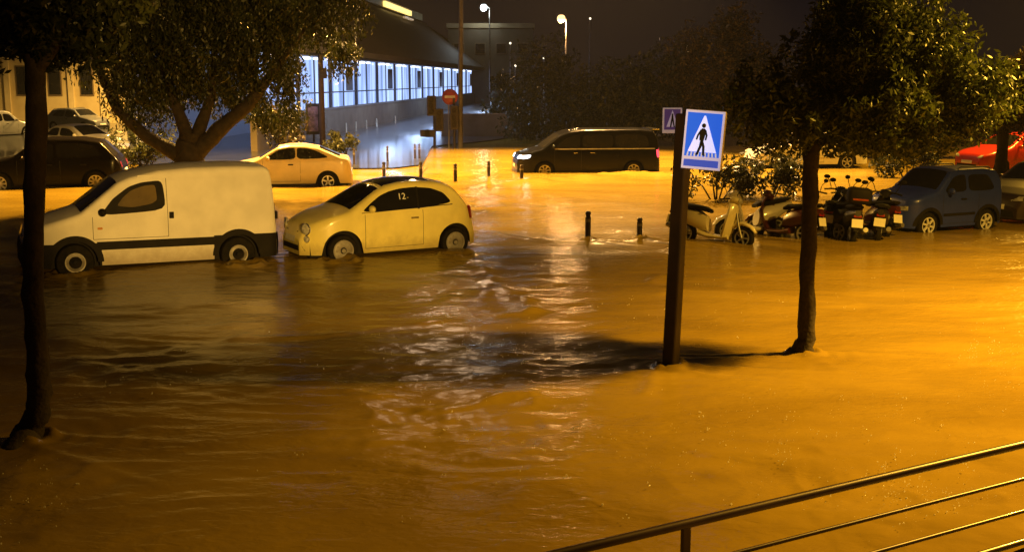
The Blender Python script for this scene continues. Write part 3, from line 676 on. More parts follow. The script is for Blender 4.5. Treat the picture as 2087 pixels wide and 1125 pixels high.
m_sy = paint('scooter_cream', (.78, .70, .42)); m_sg = paint('scooter_grey', (.30, .30, .29), .3); m_sk = paint('scooter_black', (.02, .018, .02), coat=.25); m_sw = paint('scooter_white', (.65, .62, .56)); m_sb = paint('scooter_maroon', (.07, .015, .015), coat=.25)
make_scooter('cream white scooter facing right, nearest the crossing sign post', m_sy, 1452, 492, R(-38), lean=-6, sc=1.0)
make_scooter('white scooter with black seat just right of the cream one', m_sw, 1532, 478, R(-158), lean=5, seat_m=M_PLAST)
make_scooter('maroon scooter with pale side panel showing its square number plate', m_sb, 1588, 482, R(128), lean=6)
make_scooter('dark scooter half hidden by the street tree trunk', m_sk, 1668, 478, R(118), lean=6)
make_scooter('black scooter with tall top box, standing highest among the row', m_sk, 1722, 482, R(84), lean=4, box=True)
make_scooter('slim black scooter squeezed between the trunk side scooter and the top box one', m_sk, 1695, 472, R(66), lean=6)
make_scooter('dark maroon scooter between the top box scooter and the chrome mirror one', m_sb, 1756, 473, R(112), lean=7)
make_scooter('black scooter nearest to the nose of the navy off-roader', m_sk, 1790, 480, R(70), lean=5)

# ------------------------------------------------------------------ bollards
def bollard(name, h, r, m, band=True):
    t = thing(name, (0, 0, 0), '', 'bollard')
    b = MB(); b.lathe([(r * 1.25, -.4), (r * 1.25, .0), (r, .03), (r, h - .12)], 16, Matrix.Rotation(R(90), 4, 'X')); b.build('shaft', m, t, smooth=40)
    b = MB(); b.lathe([(r, h - .12), (r * .82, h - .11), (r * .82, h - .08), (r, h - .07), (r, h - .03), (r * .6, h), (.001, h + .004)], 16, Matrix.Rotation(R(90), 4, 'X')); b.build('cap', m, t, smooth=40)
    if band:
        b = MB(); b.lathe([(r + .003, h - .22), (r + .003, h - .16)], 16, Matrix.Rotation(R(90), 4, 'X')); b.build('reflective_band', M_STEEL, t, smooth=180)
    return t
B0 = bollard('bollard', .60, .058, M_POST)
lab = [((1198, 490), 'black bollard standing alone in the flood between city car and sign post', 1.0), ((1303, 489), 'shorter black bollard in the flood nearest the crossing sign post', .76),
       ((783, 368), 'bollard rising right above the city car bonnet and windscreen', 1.0), ((858, 368), 'bollard seen above the city car roof', 1.0),
       ((928, 370), 'bollard just right of the city car roof, in orange water', .95), ((996, 361), 'bollard in pale orange water midway to the people carrier', .90), ((1063, 366), 'bollard in front of the headlight of the people carrier', .80)]
for i, ((px, py), l, s) in enumerate(lab):
    o = B0 if i == 0 else copy_tree(B0); o.location = G(px, py); o.scale = (1, 1, s); tag(o, l, 'bollard', 'black bollards in the flood')
for i, (px, py, l) in enumerate([(722, 338, 'slim bollard on the blue lit street beside the yellow hatchback tail'), (790, 332, 'slim bollard on the blue lit street, second from the yellow hatchback'), (846, 326, 'slim bollard on the blue lit street, left of a close pair'), (855, 326, 'slim bollard on the blue lit street, right of a close pair')]):
    o = copy_tree(B0); o.location = G(px, py); o.scale = (.8, .8, 1.1); tag(o, l, 'bollard', 'slim bollards on the blue lit street')
B1 = bollard('bollard', .62, .05, mat('pale_post', (.55, .5, .4), .5, noise=(5, (.45, .4, .3))), band=False)
pb = [(687, 274), (706, 272), (726, 269), (747, 265), (768, 261), (806, 254)]
for i, (px, py) in enumerate(pb):
    o = B1 if i == 0 else copy_tree(B1); o.location = G(px, py, .05); tag(o, 'pale short post, one of a row along the foot of the hall wall', 'bollard', 'pale posts along the hall wall')

# ------------------------------------------------------------------ crossing signs
def sign_post():
    base = G(1366, 752); topp = A(1395, 232, base.y + .1)
    t = thing('crossing_sign', (base.x, base.y, 0), 'lit blue pedestrian crossing sign on a thick dark post in the flood', 'road sign')
    d = (topp - base); b = MB()
    n = d.normalized(); rot = n.to_track_quat('Z', 'Y').to_matrix()
    b.box(d / 2 - n * .2 + Vector((0, 0, 0)), (.165, .12, d.length + .4), rot, bev=.02); b.build('post', M_POST, t)
    # lit box, hung on the post's right
    sc_ = 2300 / base.y
    ctr = A(1433, 286, base.y - .06) - Vector((base.x, base.y, 0))
    W_, H_, D_ = .43, .64, .16
    for dz in (-.2, .2):
        b = MB(); b.box(Vector((ctr.x - .10, .10, ctr.z + dz * .8)), (.30, .05, .04), bev=.006); b.build('bracket', M_STEEL, t)
    Mx = Matrix.Translation(ctr) @ Matrix.Rotation(R(-4), 4, 'Y').inverted() @ Matrix.Rotation(R(-17), 4, 'Z')
    def add(name, fn, m, y0=0, parent=t):
        b = MB(); fn(b); b.v = [tuple(Mx @ Vector(v)) for v in b.v]; return b.build(name, m, parent)
    case = add('sign_case', lambda b: b.box((0, D_ / 2, 0), (W_, D_, H_), bev=.015), mat('sign_case', (.55, .50, .38), .5, noise=(4, (.45, .4, .3))))
    E = lambda n_, c, e, s: mat(n_, c, .35, emit=e, es=s)
    m_b = E('sign_blue', (.02, .10, .5), (.008, .085, .62), 1.0); m_w = E('sign_white', (.8, .8, .8), (.34, .50, 1.0), .95); m_k = mat('sign_black', (.01, .01, .012), .4)
    m_f = E('sign_frame', (.6, .6, .62), (.28, .30, .50), .8)
    def poly(pts, y): return lambda b: b.prism(pts, lambda p, k: (p[0], y - .004 * k, p[1]))
    w2, h2 = W_ / 2, H_ / 2
    add('sign_border', poly([(-w2 + .004, -h2 + .004), (w2 - .004, -h2 + .004), (w2 - .004, h2 - .004), (-w2 + .004, h2 - .004)], -.002), m_f)
    add('sign_panel', poly([(-w2 + .028, -h2 + .14), (w2 - .028, -h2 + .14), (w2 - .028, h2 - .03), (-w2 + .028, h2 - .03)], -.007), m_b)
    add('lower_panel', poly([(-w2 + .028, -h2 + .03), (w2 - .028, -h2 + .03), (w2 - .028, -h2 + .105), (-w2 + .028, -h2 + .105)], -.007), E('sign_blue_low', (.03, .06, .4), (.04, .07, .42), .9))
    add('white_triangle', poly([(-.155, -.13), (.155, -.13), (.008, .262), (-.008, .262)], -.012), m_w)
    def zebra(b):
        for k in range(9):
            x = -.155 + .31 * k / 8; b.prism([(x - .009, -.178), (x + .009, -.178), (x * .96 + .008, -.134), (x * .96 - .008, -.134)], lambda p, q: (p[0], -.012 - .004 * q, p[1]))
    add('zebra_marks', zebra, E('sign_grey', (.6, .6, .6), (.30, .36, .50), .8))
    def man(b):
        Y = -.017
        def limb(*ps):
            P = [Vector((p[0], Y, p[1])) for p in ps]; r = [p[2] for p in ps]; vs = []
            for i, p in enumerate(P):
                tt = (P[min(i + 1, len(P) - 1)] - P[max(0, i - 1)]).normalized(); nn = Vector((-tt.z, 0, tt.x))
                vs += [p + nn * r[i], p - nn * r[i], p + nn * r[i] + Vector((0, -.004, 0)), p - nn * r[i] + Vector((0, -.004, 0))]
            b.add(vs, [(4 * i + 2, 4 * i + 3, 4 * i + 7, 4 * i + 6) for i in range(len(P) - 1)])
        b.ell((-.002, Y - .003, .155), (.023, .004, .025), 14, 6)
        limb((-.004, .125, .016), (-.004, .10, .034), (-.01, .05, .030), (-.014, -.005, .024))
        limb((-.012, -.005, .016), (-.022, -.07, .014), (-.052, -.155, .012), (-.066, -.16, .009))
        limb((-.012, -.005, .016), (.012, -.07, .014), (.018, -.16, .012), (.034, -.163, .009))
        limb((-.026, .105, .011), (-.056, .05, .010), (-.07, .0, .009))
        limb((.018, .105, .011), (.036, .05, .010), (.028, .0, .009))
    add('walking_figure', man, m_k)
sign_post()
def sign_far():
    base = G(1388, 480); t = thing('crossing_sign', (base.x, base.y, 0), 'small crossing sign with pale frame and added glow, left of the lit one', 'road sign')
    s = A(1388, 225, base.y); b = MB(); b.tube([(0, 0, -.3), (0, 0, s.z)], .035, 10); b.build('post', M_POST, t, smooth=60)
    c = A(1370, 246, base.y - .05) - Vector((base.x, base.y, 0))
    m1 = mat('sign_rim_glow', (.85, .82, .8), .4, emit=(.9, .75, .72), es=.16); b = MB(); b.box(c, (.40, .03, .52), bev=.01); b.build('sign_border', m1, t)  # faint glow put into rim, panel and triangle in place of lamplight
    b = MB(); b.box(c + Vector((0, -.018, 0.02)), (.33, .006, .42)); b.build('sign_panel', mat('dull_blue_glow', (.10, .09, .34), .4, emit=(.10, .045, .16), es=.35), t)
    b = MB(); b.prism([(-.12, -.15), (.12, -.15), (0, .19)], lambda p, k: (c.x + p[0], c.y - .022 - .004 * k, c.z + p[1] + .02)); b.build('white_triangle', mat('faint_white_glow', (.6, .58, .6), .4, emit=(.75, .62, .8), es=.22), t)
    b = MB(); b.prism([(-.05, -.16), (-.02, -.16), (0, -.03), (.03, -.16), (.055, -.16), (.02, .04), (.015, .12), (-.015, .12), (-.02, .04)], lambda p, k: (c.x + p[0], c.y - .027 - .004 * k, c.z + p[1] + .02)); b.build('walking_figure', mat('sign_black', (.01, .01, .012)), t)
sign_far()

# ------------------------------------------------------------------ handrail at our feet
def railing():
    zt = .78; p0 = G(1150, 1125, zt); p1 = G(2087, 905, zt); d = (p1 - p0).normalized(); a = p0 - d * 2.2; e = p1 + d * 2.4
    t = thing('railing', (a.x, a.y, 0), 'dark wet metal handrail with three bars at the bottom right', 'railing')
    L = (e - a).length; o = Vector((a.x, a.y, 0))
    m = mat('rail_paint', (.030, .014, .010), .38, .2, coat=.15, noise=(6, (.05, .028, .018)))
    b = MB(); b.tube([a - o, e - o], .027, 14); b.build('top_rail', m, t, smooth=60)
    for z, r in ((.53, .014), (.295, .014), (.07, .022)):
        b = MB(); b.tube([Vector((0, 0, z)), Vector((d.x * L, d.y * L, z))], r, 10); b.build('bar', m, t, smooth=60)
    q = G(1408, 1072, zt); s0 = (q - a).dot(d)
    for k in range(-1, 3):
        s = s0 + k * 4.3
        if 0 < s < L: b = MB(); b.box((d.x * s, d.y * s, zt / 2 - .17), (.055, .03, zt + .33), Matrix.Rotation(math.atan2(d.y, d.x), 3, 'Z'), bev=.006); b.build('post', m, t)
    nrm = Vector((d.y, -d.x, 0))
    b = MB(); c = Vector((d.x * L / 2, d.y * L / 2, -.15)) + nrm * .16; b.box(c, (L, .26, .34), Matrix.Rotation(math.atan2(d.y, d.x), 3, 'Z'), bev=.02)
    k = b.build('kerb', mat('kerb_stone', (.34, .29, .2), .5, noise=(4, (.25, .21, .15))), None); k.location = o; struct(k)
railing()

# ------------------------------------------------------------------ trees
def foliage_mat(name, c0, c1, rough=.42):
    m = bpy.data.materials.new(name); m.use_nodes = True; nt = m.node_tree; p = nt.nodes['Principled BSDF']
    tc = nt.nodes.new('ShaderNodeTexCoord'); n = nt.nodes.new('ShaderNodeTexNoise'); n.inputs['Scale'].default_value = 2.2; n.inputs['Detail'].default_value = 6
    nt.links.new(tc.outputs['Object'], n.inputs['Vector']); r = nt.nodes.new('ShaderNodeValToRGB')
    r.color_ramp.elements[0].position = .35; r.color_ramp.elements[1].position = .68; r.color_ramp.elements[0].color = (*c0, 1); r.color_ramp.elements[1].color = (*c1, 1)
    nt.links.new(n.outputs['Fac'], r.inputs['Fac']); nt.links.new(r.outputs['Color'], p.inputs['Base Color'])
    p.inputs['Roughness'].default_value = rough; p.inputs['Specular IOR Level'].default_value = .4
    tr = nt.nodes.new('ShaderNodeBsdfTranslucent'); nt.links.new(r.outputs['Color'], tr.inputs['Color'])
    mx = nt.nodes.new('ShaderNodeMixShader'); mx.inputs[0].default_value = .25
    nt.links.new(p.outputs[0], mx.inputs[1]); nt.links.new(tr.outputs[0], mx.inputs[2]); nt.links.new(mx.outputs[0], nt.nodes['Material Output'].inputs[0])
    return m
F_STREET = foliage_mat('leaf_street', (.040, .055, .010), (.085, .105, .022))
F_DARK = foliage_mat('leaf_dark', (.015, .019, .006), (.040, .046, .013))
F_OLIVE = foliage_mat('leaf_olive', (.028, .030, .009), (.06, .06, .018))
F_RUST = foliage_mat('leaf_rust', (.026, .018, .007), (.055, .036, .012))
def foliage(blobs, n, size, seed, droop=.3, tmp_clump=.9):
    """leaf quads scattered through ellipsoid clumps; blobs: (centre, (rx,ry,rz))"""
    rs = np.random.RandomState(seed); vol = np.array([b_[1][0] * b_[1][1] * b_[1][2] for b_ in blobs]) ** .75; vol /= vol.sum(); V = []
    for (c, rad), fr in zip(blobs, vol):
        k = int(n * fr); dirs = rs.randn(k, 3); dirs /= np.linalg.norm(dirs, axis=1)[:, None]
        rr = rs.rand(k) ** .5
        lump = 1 + .38 * vn(dirs[:, 0] * 2.3 + c[0] * 3 + 50, dirs[:, 2] * 2.3 + dirs[:, 1] * 1.7 + 90)
        P = np.array(c) + dirs * (rr * lump)[:, None] * np.array(rad)
        # twiglets: pull leaves into small clusters
        g = vn(P[:, 0] / .28 / (size / .09) + 200, P[:, 1] / .28 / (size / .09) + P[:, 2] / .2 / (size / .09) + 300)
        P = P[g > -.25]; k = len(P)
        ax = rs.randn(k, 3); ax[:, 2] -= droop * 2; ax /= np.linalg.norm(ax, axis=1)[:, None]
        sd = np.cross(ax, rs.randn(k, 3)); sd /= np.linalg.norm(sd, axis=1)[:, None]
        s = size * (.6 + .8 * rs.rand(k))[:, None]
        q = np.stack([P - ax * s * .75, P + sd * s * .27, P + ax * s * .75, P - sd * s * .27], 1); V.append(q)
    V = np.concatenate(V).reshape(-1, 3); me = bpy.data.meshes.new('crown'); nq = len(V) // 4
    me.vertices.add(len(V)); me.vertices.foreach_set('co', V.ravel()); me.loops.add(len(V)); me.loops.foreach_set('vertex_index', np.arange(len(V)))
    me.polygons.add(nq); me.polygons.foreach_set('loop_start', np.arange(0, len(V), 4)); me.polygons.foreach_set('loop_total', np.full(nq, 4)); me.update()
    return me
def tree(label, base, trunk, limbs, blobs, n, leaf, fm, seed, name='street_tree', droop=.3, group=None, cat='tree'):
    """trunk: [(point, radius)] and limbs lists, in world coordinates; blobs in world coordinates"""
    o = Vector((base.x, base.y, 0)); t = thing(name, o, label, cat, group)
    b = MB()
    def rel(p): return Vector(p) - o
    def wob(pts, rads):
        out = []; rr = []
        for i in range(len(pts) - 1):
            for k in range(5):
                f = k / 5; p = pts[i].lerp(pts[i + 1], f); w_ = .014 * rads[i] / .1
                out.append(p + Vector((random.uniform(-w_, w_), random.uniform(-w_, w_), 0)) * (0 if (i == 0 and k == 0) else .6)); rr.append((rads[i] * (1 - f) + rads[i + 1] * f) * random.uniform(.94, 1.07))
        out.append(pts[-1]); rr.append(rads[-1]); return out, rr
    b.tube(*wob([rel(p) for p, r in trunk], [r for p, r in trunk]), n=18)
    b.v = [(x + random.gauss(0, .0045), y + random.gauss(0, .0045), z) for x, y, z in b.v]
    b.build('trunk', M_BARK, t, smooth=70)
    for lb in limbs:
        b = MB(); b.tube(*wob([rel(p) for p, r in lb], [r for p, r in lb]), n=8); b.build('limb', M_BARK, t, smooth=70)
    me = foliage([((c[0] - o.x, c[1] - o.y, c[2]), r) for c, r in blobs], n, leaf, seed, droop); me.materials.append(fm)
    cr = bpy.data.objects.new('crown', me); COL.objects.link(cr); cr.parent = t
    return t
def blob(px, py, Y, rpx, rpy, ry=None):
    c = A(px, py, Y); k = Y / F_PX; return ((c.x, c.y, c.z), (rpx * k, ry or max(rpx, rpy) * k, rpy * k))
# near left tree
b0 = G(66, 893); Y = b0.y
tree('near left street tree with dark leaning trunk rooted in the flood', b0,
     [(G(30, 908) + Vector((0, 0, -.12)), .16), (A(60, 880, Y), .125), (A(77, 840, Y), .105), (A(78, 740, Y), .098), (A(67, 600, Y), .09), (A(70, 420, Y), .085), (A(76, 220, Y), .085), (A(70, 110, Y), .08)],
     [[(A(72, 140, Y), .06), (A(10, 40, Y + .2), .04), (A(-120, -80, Y), .02)], [(A(74, 150, Y), .055), (A(140, 50, Y - .2), .04), (A(240, -90, Y + .3), .02)], [(A(70, 110, Y), .07), (A(80, -20, Y), .05), (A(60, -200, Y), .02)]],
     [blob(60, 10, Y, 165, 120), blob(-110, 0, Y, 150, 110), blob(170, 0, Y + .3, 120, 105), blob(60, -190, Y, 260, 170), blob(270, -110, Y, 150, 110), blob(-20, 90, Y - .2, 90, 60), blob(110, 75, Y - .1, 110, 70)], 60000, .06, F_DARK, 1, droop=.2)
# street tree right
b0 = G(1640, 722); Y = b0.y
tree('street tree with full round crown standing between scooters and handrail', b0,
     [(b0 + Vector((-.08, 0, -.12)), .16), (A(1643, 690, Y), .105), (A(1646, 560, Y), .088), (A(1650, 420, Y), .085), (A(1652, 330, Y), .09), (A(1660, 250, Y), .08)],
     [[(A(1652, 300, Y), .05), (A(1600, 230, Y + .2), .035), (A(1530, 170, Y), .015)], [(A(1656, 280, Y), .05), (A(1740, 190, Y - .2), .035), (A(1830, 90, Y), .015)], [(A(1658, 260, Y), .06), (A(1700, 120, Y), .04), (A(1720, 10, Y), .015)], [(A(1656, 300, Y), .045), (A(1800, 240, Y + .3), .03), (A(1950, 200, Y), .012)]],
     [blob(1585, 210, Y, 105, 85), blob(1690, 120, Y, 95, 95, .6), blob(1790, 55, Y, 120, 90, .65), blob(1790, 190, Y, 150, 115, .75), blob(1895, 130, Y, 105, 95, .6), blob(1960, 200, Y, 95, 85, .5), blob(1650, 250, Y - .1, 110, 70), blob(1885, 265, Y, 75, 70, .45), blob(1760, 275, Y, 100, 45), blob(1730, 20, Y, 80, 55, .45), blob(2010, 180, Y, 50, 55, .3)], 70000, .053, F_STREET, 2, droop=.25)
# big forked tree behind the van
b0 = G(385, 412); Y = b0.y
tree('big forked tree with drooping foliage rising behind the white van', b0,
     [(b0 + Vector((0, 0, -.2)), .50), (A(386, 350, Y), .40), (A(388, 300, Y), .36), (A(390, 275, Y), .30)],
     [[(A(372, 320, Y), .22), (A(300, 280, Y), .17), (A(240, 225, Y), .14), (A(205, 150, Y), .10), (A(190, 60, Y), .06)], [(A(400, 310, Y), .28), (A(450, 262, Y), .21), (A(505, 215, Y), .17), (A(570, 130, Y), .10), (A(620, 60, Y), .05)], [(A(388, 290, Y), .22), (A(360, 220, Y), .16), (A(330, 120, Y), .10), (A(320, 20, Y), .06)], [(A(395, 290, Y), .2), (A(430, 200, Y), .12), (A(440, 80, Y), .08)]],
     [blob(380, 110, Y, 190, 110, 2.2), blob(250, 70, Y, 120, 90, 1.6), blob(300, 215, Y + .5, 80, 55, 1), blob(535, 90, Y, 110, 110, 1.6), blob(560, 235, Y + 1.5, 75, 50, .8), blob(640, 20, Y, 110, 75, 1.5), blob(400, 0, Y, 250, 90, 2.5), blob(460, 190, Y + .8, 60, 60, .8), blob(700, 120, Y + 2, 45, 42, .7), blob(560, 160, Y + 1, 60, 70, .8), blob(330, 160, Y, 120, 60, 1.4)], 120000, .08, F_DARK, 3, name='broad_tree', droop=.9)
# trees beyond the road
def far_tree(label, px, py, Y, blobs, n, leaf, fm, seed, droop=.2):
    b0 = A(px, py, Y); b0.z = 0
    c = blobs[0][0]
    tree(label, b0, [(b0 + Vector((0, 0, -.3)), .22), (Vector((b0.x, Y, c[2] * .5)), .17), (Vector(c), .08)], [[(Vector((b0.x, Y, c[2] * .6)), .1), (Vector(q[0]), .04)] for q in blobs[1:4]], blobs, n, leaf, fm, seed, name='roadside_tree', droop=droop, group='trees beyond the road')
far_tree('dark olive tree under the orange lamp beyond the people carrier', 1150, 290, 62, [blob(1150, 205, 62, 110, 85), blob(1080, 250, 62, 60, 55), blob(1220, 235, 61, 80, 65), blob(1120, 130, 62, 70, 50), blob(1180, 260, 60, 110, 35)], 18000, .18, F_OLIVE, 4)
far_tree('very dark tree left of the small crossing sign', 1310, 280, 58, [blob(1310, 185, 58, 100, 80), blob(1250, 225, 58, 70, 60), blob(1370, 150, 58, 70, 60), blob(1330, 245, 57, 90, 40)], 16000, .18, F_DARK, 5)
far_tree('tall rust tinged tree between the signs and the street tree', 1470, 300, 56, [blob(1470, 130, 56, 80, 90), blob(1490, 60, 56, 50, 60), blob(1410, 170, 56, 55, 60), blob(1540, 150, 56, 60, 60), blob(1470, 220, 56, 90, 60), blob(1400, 90, 56, 40, 30)], 24000, .15, F_RUST, 6)
far_tree('rust tinged tree at the right edge behind the red car', 2040, 340, 36, [blob(2050, 190, 36, 90, 75), blob(2010, 245, 36, 60, 40), blob(2110, 230, 36, 70, 60), blob(2120, 140, 36, 60, 60)], 18000, .10, F_RUST, 7)
far_tree('dark tree at the far right between lit wall and street tree', 1840, 330, 48, [blob(1840, 255, 48, 110, 55), blob(1740, 270, 48, 80, 45), blob(1930, 260, 47, 70, 45)], 7000, .2, F_DARK, 8)
far_tree('low dark tree behind the traffic signals', 1015, 290, 72, [blob(1020, 235, 72, 45, 55), blob(1060, 210, 72, 50, 60), blob(1030, 175, 72, 35, 35)], 5000, .26, F_DARK, 9)
# shrubs and hedge
def shrub(label, px, py, Y, w_, h_, n, leaf, fm, seed, name='shrub'):
    b0 = A(px, py, Y); t = thing(name, (b0.x, b0.y, 0), label, 'shrub', 'shrubs along the far kerb'); k = Y / F_PX
    bl = [((random.uniform(-.5, .5) * w_ * k * 2, random.uniform(-.2, .2), h_ * k * random.uniform(.5, .95)), (w_ * k * .55, .6, h_ * k * .55)) for _ in range(6)]
    me = foliage(bl, n, leaf, seed, .1); me.materials.append(fm); o = bpy.data.objects.new('leaves', me); COL.objects.link(o); o.parent = t
    b = MB()
    for q, r in bl: b.tube([(0, 0, -.3), (q[0] * .5, q[1] * .5, q[2] * .5), q], [.03, .02, .01], 6)
    b.build('stems', M_BARK, t, smooth=70)
shrub('yellow green shrub standing behind the cream scooter', 1460, 408, 31, 60, 75, 3500, .10, F_OLIVE, 21)
shrub('yellow green shrub behind the maroon scooter, beside the street tree trunk', 1570, 405, 31.5, 65, 70, 3500, .10, F_OLIVE, 22)
shrub('dark shrub behind the scooters right of the street tree trunk', 1850, 370, 38, 60, 60, 3000, .11, F_DARK, 23)
shrub('brownish shrub in front of the hall wall, right of the forked tree', 585, 318, 46, 45, 85, 4000, .12, F_RUST, 25)
shrub('olive shrub beside the poster stand, above the yellow hatchback roof', 700, 318, 47, 28, 40, 2500, .12, F_OLIVE, 26)
shrub('low shrub at the roots of the forked tree, left of the yellow hatchback', 300, 335, 42, 55, 55, 3000, .12, F_DARK, 24)

# ------------------------------------------------------------------ the lit hall
def hall():
    P0 = G(660, 282); P1 = G(872, 236); u = (P1 - P0); u.z = 0; u.normalize(); n = Vector((u.y, -u.x, 0))     # n faces the street
    if n.y > 0 and n.x < 0: n = -n
    O = P0 - u * 13
    t = thing('market_hall', (O.x, O.y, 0), 'long low hall with blue white lit windows under a deep dark roof', 'building')
    L = 104.0; e_z, s_z, r_z = 4.55, 1.55, 11.0
    rot = Matrix(((u.x, -n.x, 0), (u.y, -n.y, 0), (0, 0, 1)))         # local (along, inward, up)
    def T(a, b_, z): return Vector((u.x * a - n.x * b_, u.y * a - n.y * b_, z))
    def bx(b, a0, a1, b0, b1, z0, z1): b.box(T((a0 + a1) / 2, (b0 + b1) / 2, (z0 + z1) / 2), (a1 - a0, b1 - b0, z1 - z0), rot)
    b = MB(); bx(b, 0, L, 0, .3, -.3, s_z); b.build('plinth_wall', mat('hall_plaster', (.12, .095, .065), .8, noise=(1.2, (.085, .065, .045))), t)
    b = MB(); bx(b, 0, L, -.05, .35, s_z + .001, s_z + .10); b.build('sill', mat('hall_sill', (.12, .11, .10), .6), t)
    b = MB(); bx(b, 0, L, 5.6, 6, 0, e_z + .5); b.build('back_wall', mat('hall_inside', (.45, .48, .52), .7), t)
    m_fr = mat('hall_frame', (.02, .024, .035), .5)
    # lit glazing bays
    m = bpy.data.materials.new('lit_glazing'); m.use_nodes = True; nt = m.node_tree; p = nt.nodes['Principled BSDF']
    tc = nt.nodes.new('ShaderNodeTexCoord'); mp = nt.nodes.new('ShaderNodeMapping'); mp.inputs['Scale'].default_value = (1.1, 1.1, .12); nt.links.new(tc.outputs['Object'], mp.inputs['Vector'])
    nz = nt.nodes.new('ShaderNodeTexNoise'); nz.inputs['Scale'].default_value = 1.0; nz.inputs['Detail'].default_value = 3; nt.links.new(mp.outputs[0], nz.inputs['Vector'])
    cr = nt.nodes.new('ShaderNodeValToRGB'); cr.color_ramp.elements[0].position = .38; cr.color_ramp.elements[1].position = .62
    cr.color_ramp.elements[0].color = (.13, .21, .44, 1); cr.color_ramp.elements[1].color = (.40, .56, 1.0, 1)
    nt.links.new(nz.outputs['Fac'], cr.inputs['Fac']); nt.links.new(cr.outputs['Color'], p.inputs['Emission Color']); p.inputs['Emission Strength'].default_value = 1.65
    p.inputs['Base Color'].default_value = (.05, .06, .08, 1); p.inputs['Roughness'].default_value = .1
    bay = 7.4; k = 0; a = 0.4
    m_tube = mat('tube_lamp', (.8, .8, .8), .4, emit=(.8, .87, 1), es=2.5)
    while a + bay < L:
        b = MB(); bx(b, a + .18, a + bay - .18, .12, .16, s_z + .12, e_z - .06); wn = b.build('window', m, t)
        b = MB(); bx(b, a - .16, a + .16, -.02, .3, s_z + .12, e_z)
        b.build('column', m_fr, t)
        b = MB()
        for f in (.5,): bx(b, a + bay * f - .035, a + bay * f + .035, .05, .118, s_z + .13, e_z - .07)
        bx(b, a + .2, a + bay - .2, .045, .117, s_z + .95, s_z + 1.02); b.build('frame', m_fr, wn)
        if k % 2 == 0:
            b = MB(); f0 = .58; bx(b, a + bay * f0, a + bay * (f0 + .24), -.02, .04, s_z + 1.05, e_z - .5); b.build('dark_panel', m_fr, t)
        b = MB(); bx(b, a + .5, a + 1.7, -.25, -.10, e_z - .24, e_z - .12); bx(b, a + 2.8, a + 3.4, -.25, -.1, e_z - .24, e_z - .12); b.build('tube_light', m_tube, t)
        a += bay; k += 1
    b = MB()
    b.prism([(-1.3, e_z), (-1.3, e_z + .35), (7.5, r_z), (7.5, r_z - .5)], lambda q, kk: T(-1 + (L + 2) * kk, q[0], q[1]))
    roof = b.build('roof', mat('roof_sheet', (.05, .037, .027), .6, noise=(.5, (.04, .028, .02))), t)
    b = MB(); bx(b, 0, L, -.9, -.1, e_z - .10, e_z - .02); b.build('soffit', m_fr, t)
    # floodlit ventilator on the ridge, lit from below
    s = 80
    b = MB(); bx(b, s - 22, s + 20, 6.9, 7.9, r_z - .1, r_z + .75); b.build('ridge_vent', mat('vent_sheet', (.5, .45, .3), .5, noise=(1, (.4, .34, .2))), t)
    b = MB(); bx(b, s - 9, s + 9, 6.6, 6.86, r_z - .05, r_z + .5); b.build('flood_light', mat('warm_flood', (.8, .7, .4), .4, emit=(1, .72, .22), es=1.5), t)
    b = MB(); bx(b, s - 4, s + 2, 5.3, 5.6, r_z - 1.0, r_z - .8); b.build('roof_lamp', mat('dull_lamp', (.5, .4, .3), .4, emit=(.9, .6, .35), es=.35), t)
    for a_ in (14, 24, 36, 52, 70):
        q = T(a_, -3.6, 4.3); lamp('road_fill_light', q, 1250, (.46, .63, 1), .3, t, spot=168, blend=.3)  # added lights hung clear of the eave, throwing blue onto the road
    return O, u, n
hall_O, hall_u, hall_n = hall()

# yellow wall building at the left
def yellow_house():
    Yd = 84; x0, x1 = A(-260, 0, Yd).x, A(330, 0, Yd).x
    t = thing('yellow_building', ((x0 + x1) / 2, Yd, 0), 'ochre plastered building with pilasters, lit by a lamp at far left', 'building')
    w_ = x1 - x0; b = MB(); b.box((0, 1.5, 4), (w_, 3, 8.6)); b.build('wall', mat('ochre_plaster', (.62, .50, .26), .8, noise=(.8, (.52, .40, .19))), t)
    k = 0
    for i in range(9):
        x = -w_ / 2 + w_ * (i + .5) / 9
        b = MB(); b.box((x + w_ / 18, -.08, 4), (.4, .16, 8.5)); b.build('pilaster', mat('ochre_trim', (.68, .56, .32), .8, noise=(1, (.58, .46, .24))), t)
        f = MB(); f.box((x, -.02, 3.2), (1.0, .08, 2.2)); fo = f.build('window', mat('house_frame', (.16, .11, .06), .6), t)
        g = MB(); g.box((x, -.07, 3.2), (.84, .04, 2.0)); g.build('pane', M_GLASS, fo)
    b = MB(); b.box((0, .9, 8.5), (w_ + .6, 3.4, .4)); b.build('cornice', mat('ochre_trim', (.68, .56, .32)), t)
yellow_house()
# dark block with a lit parapet behind the hall, white floodlight on it
def back_block():
    Yd = 150; c = A(1000, 100, Yd); t = thing('office_block', (c.x, Yd, 0), 'dim tan block with flat roof behind the lamp post', 'building')
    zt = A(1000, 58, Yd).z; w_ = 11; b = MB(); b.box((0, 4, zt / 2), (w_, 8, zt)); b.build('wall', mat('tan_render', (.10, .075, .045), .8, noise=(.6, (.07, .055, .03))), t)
    for i in range(4):
        f = MB(); f.box((-w_ / 2 + w_ * (i + .5) / 4, -.03, zt - 2.6), (1.4, .1, 1.4)); fo = f.build('window', mat('house_frame', (.16, .11, .06)), t)
        g = MB(); g.box((-w_ / 2 + w_ * (i + .5) / 4, -.09, zt - 2.6), (1.2, .04, 1.2)); g.build('pane', M_GLASS, fo)
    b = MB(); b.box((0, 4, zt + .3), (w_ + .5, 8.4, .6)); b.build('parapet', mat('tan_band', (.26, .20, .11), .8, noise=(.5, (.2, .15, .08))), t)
back_block()

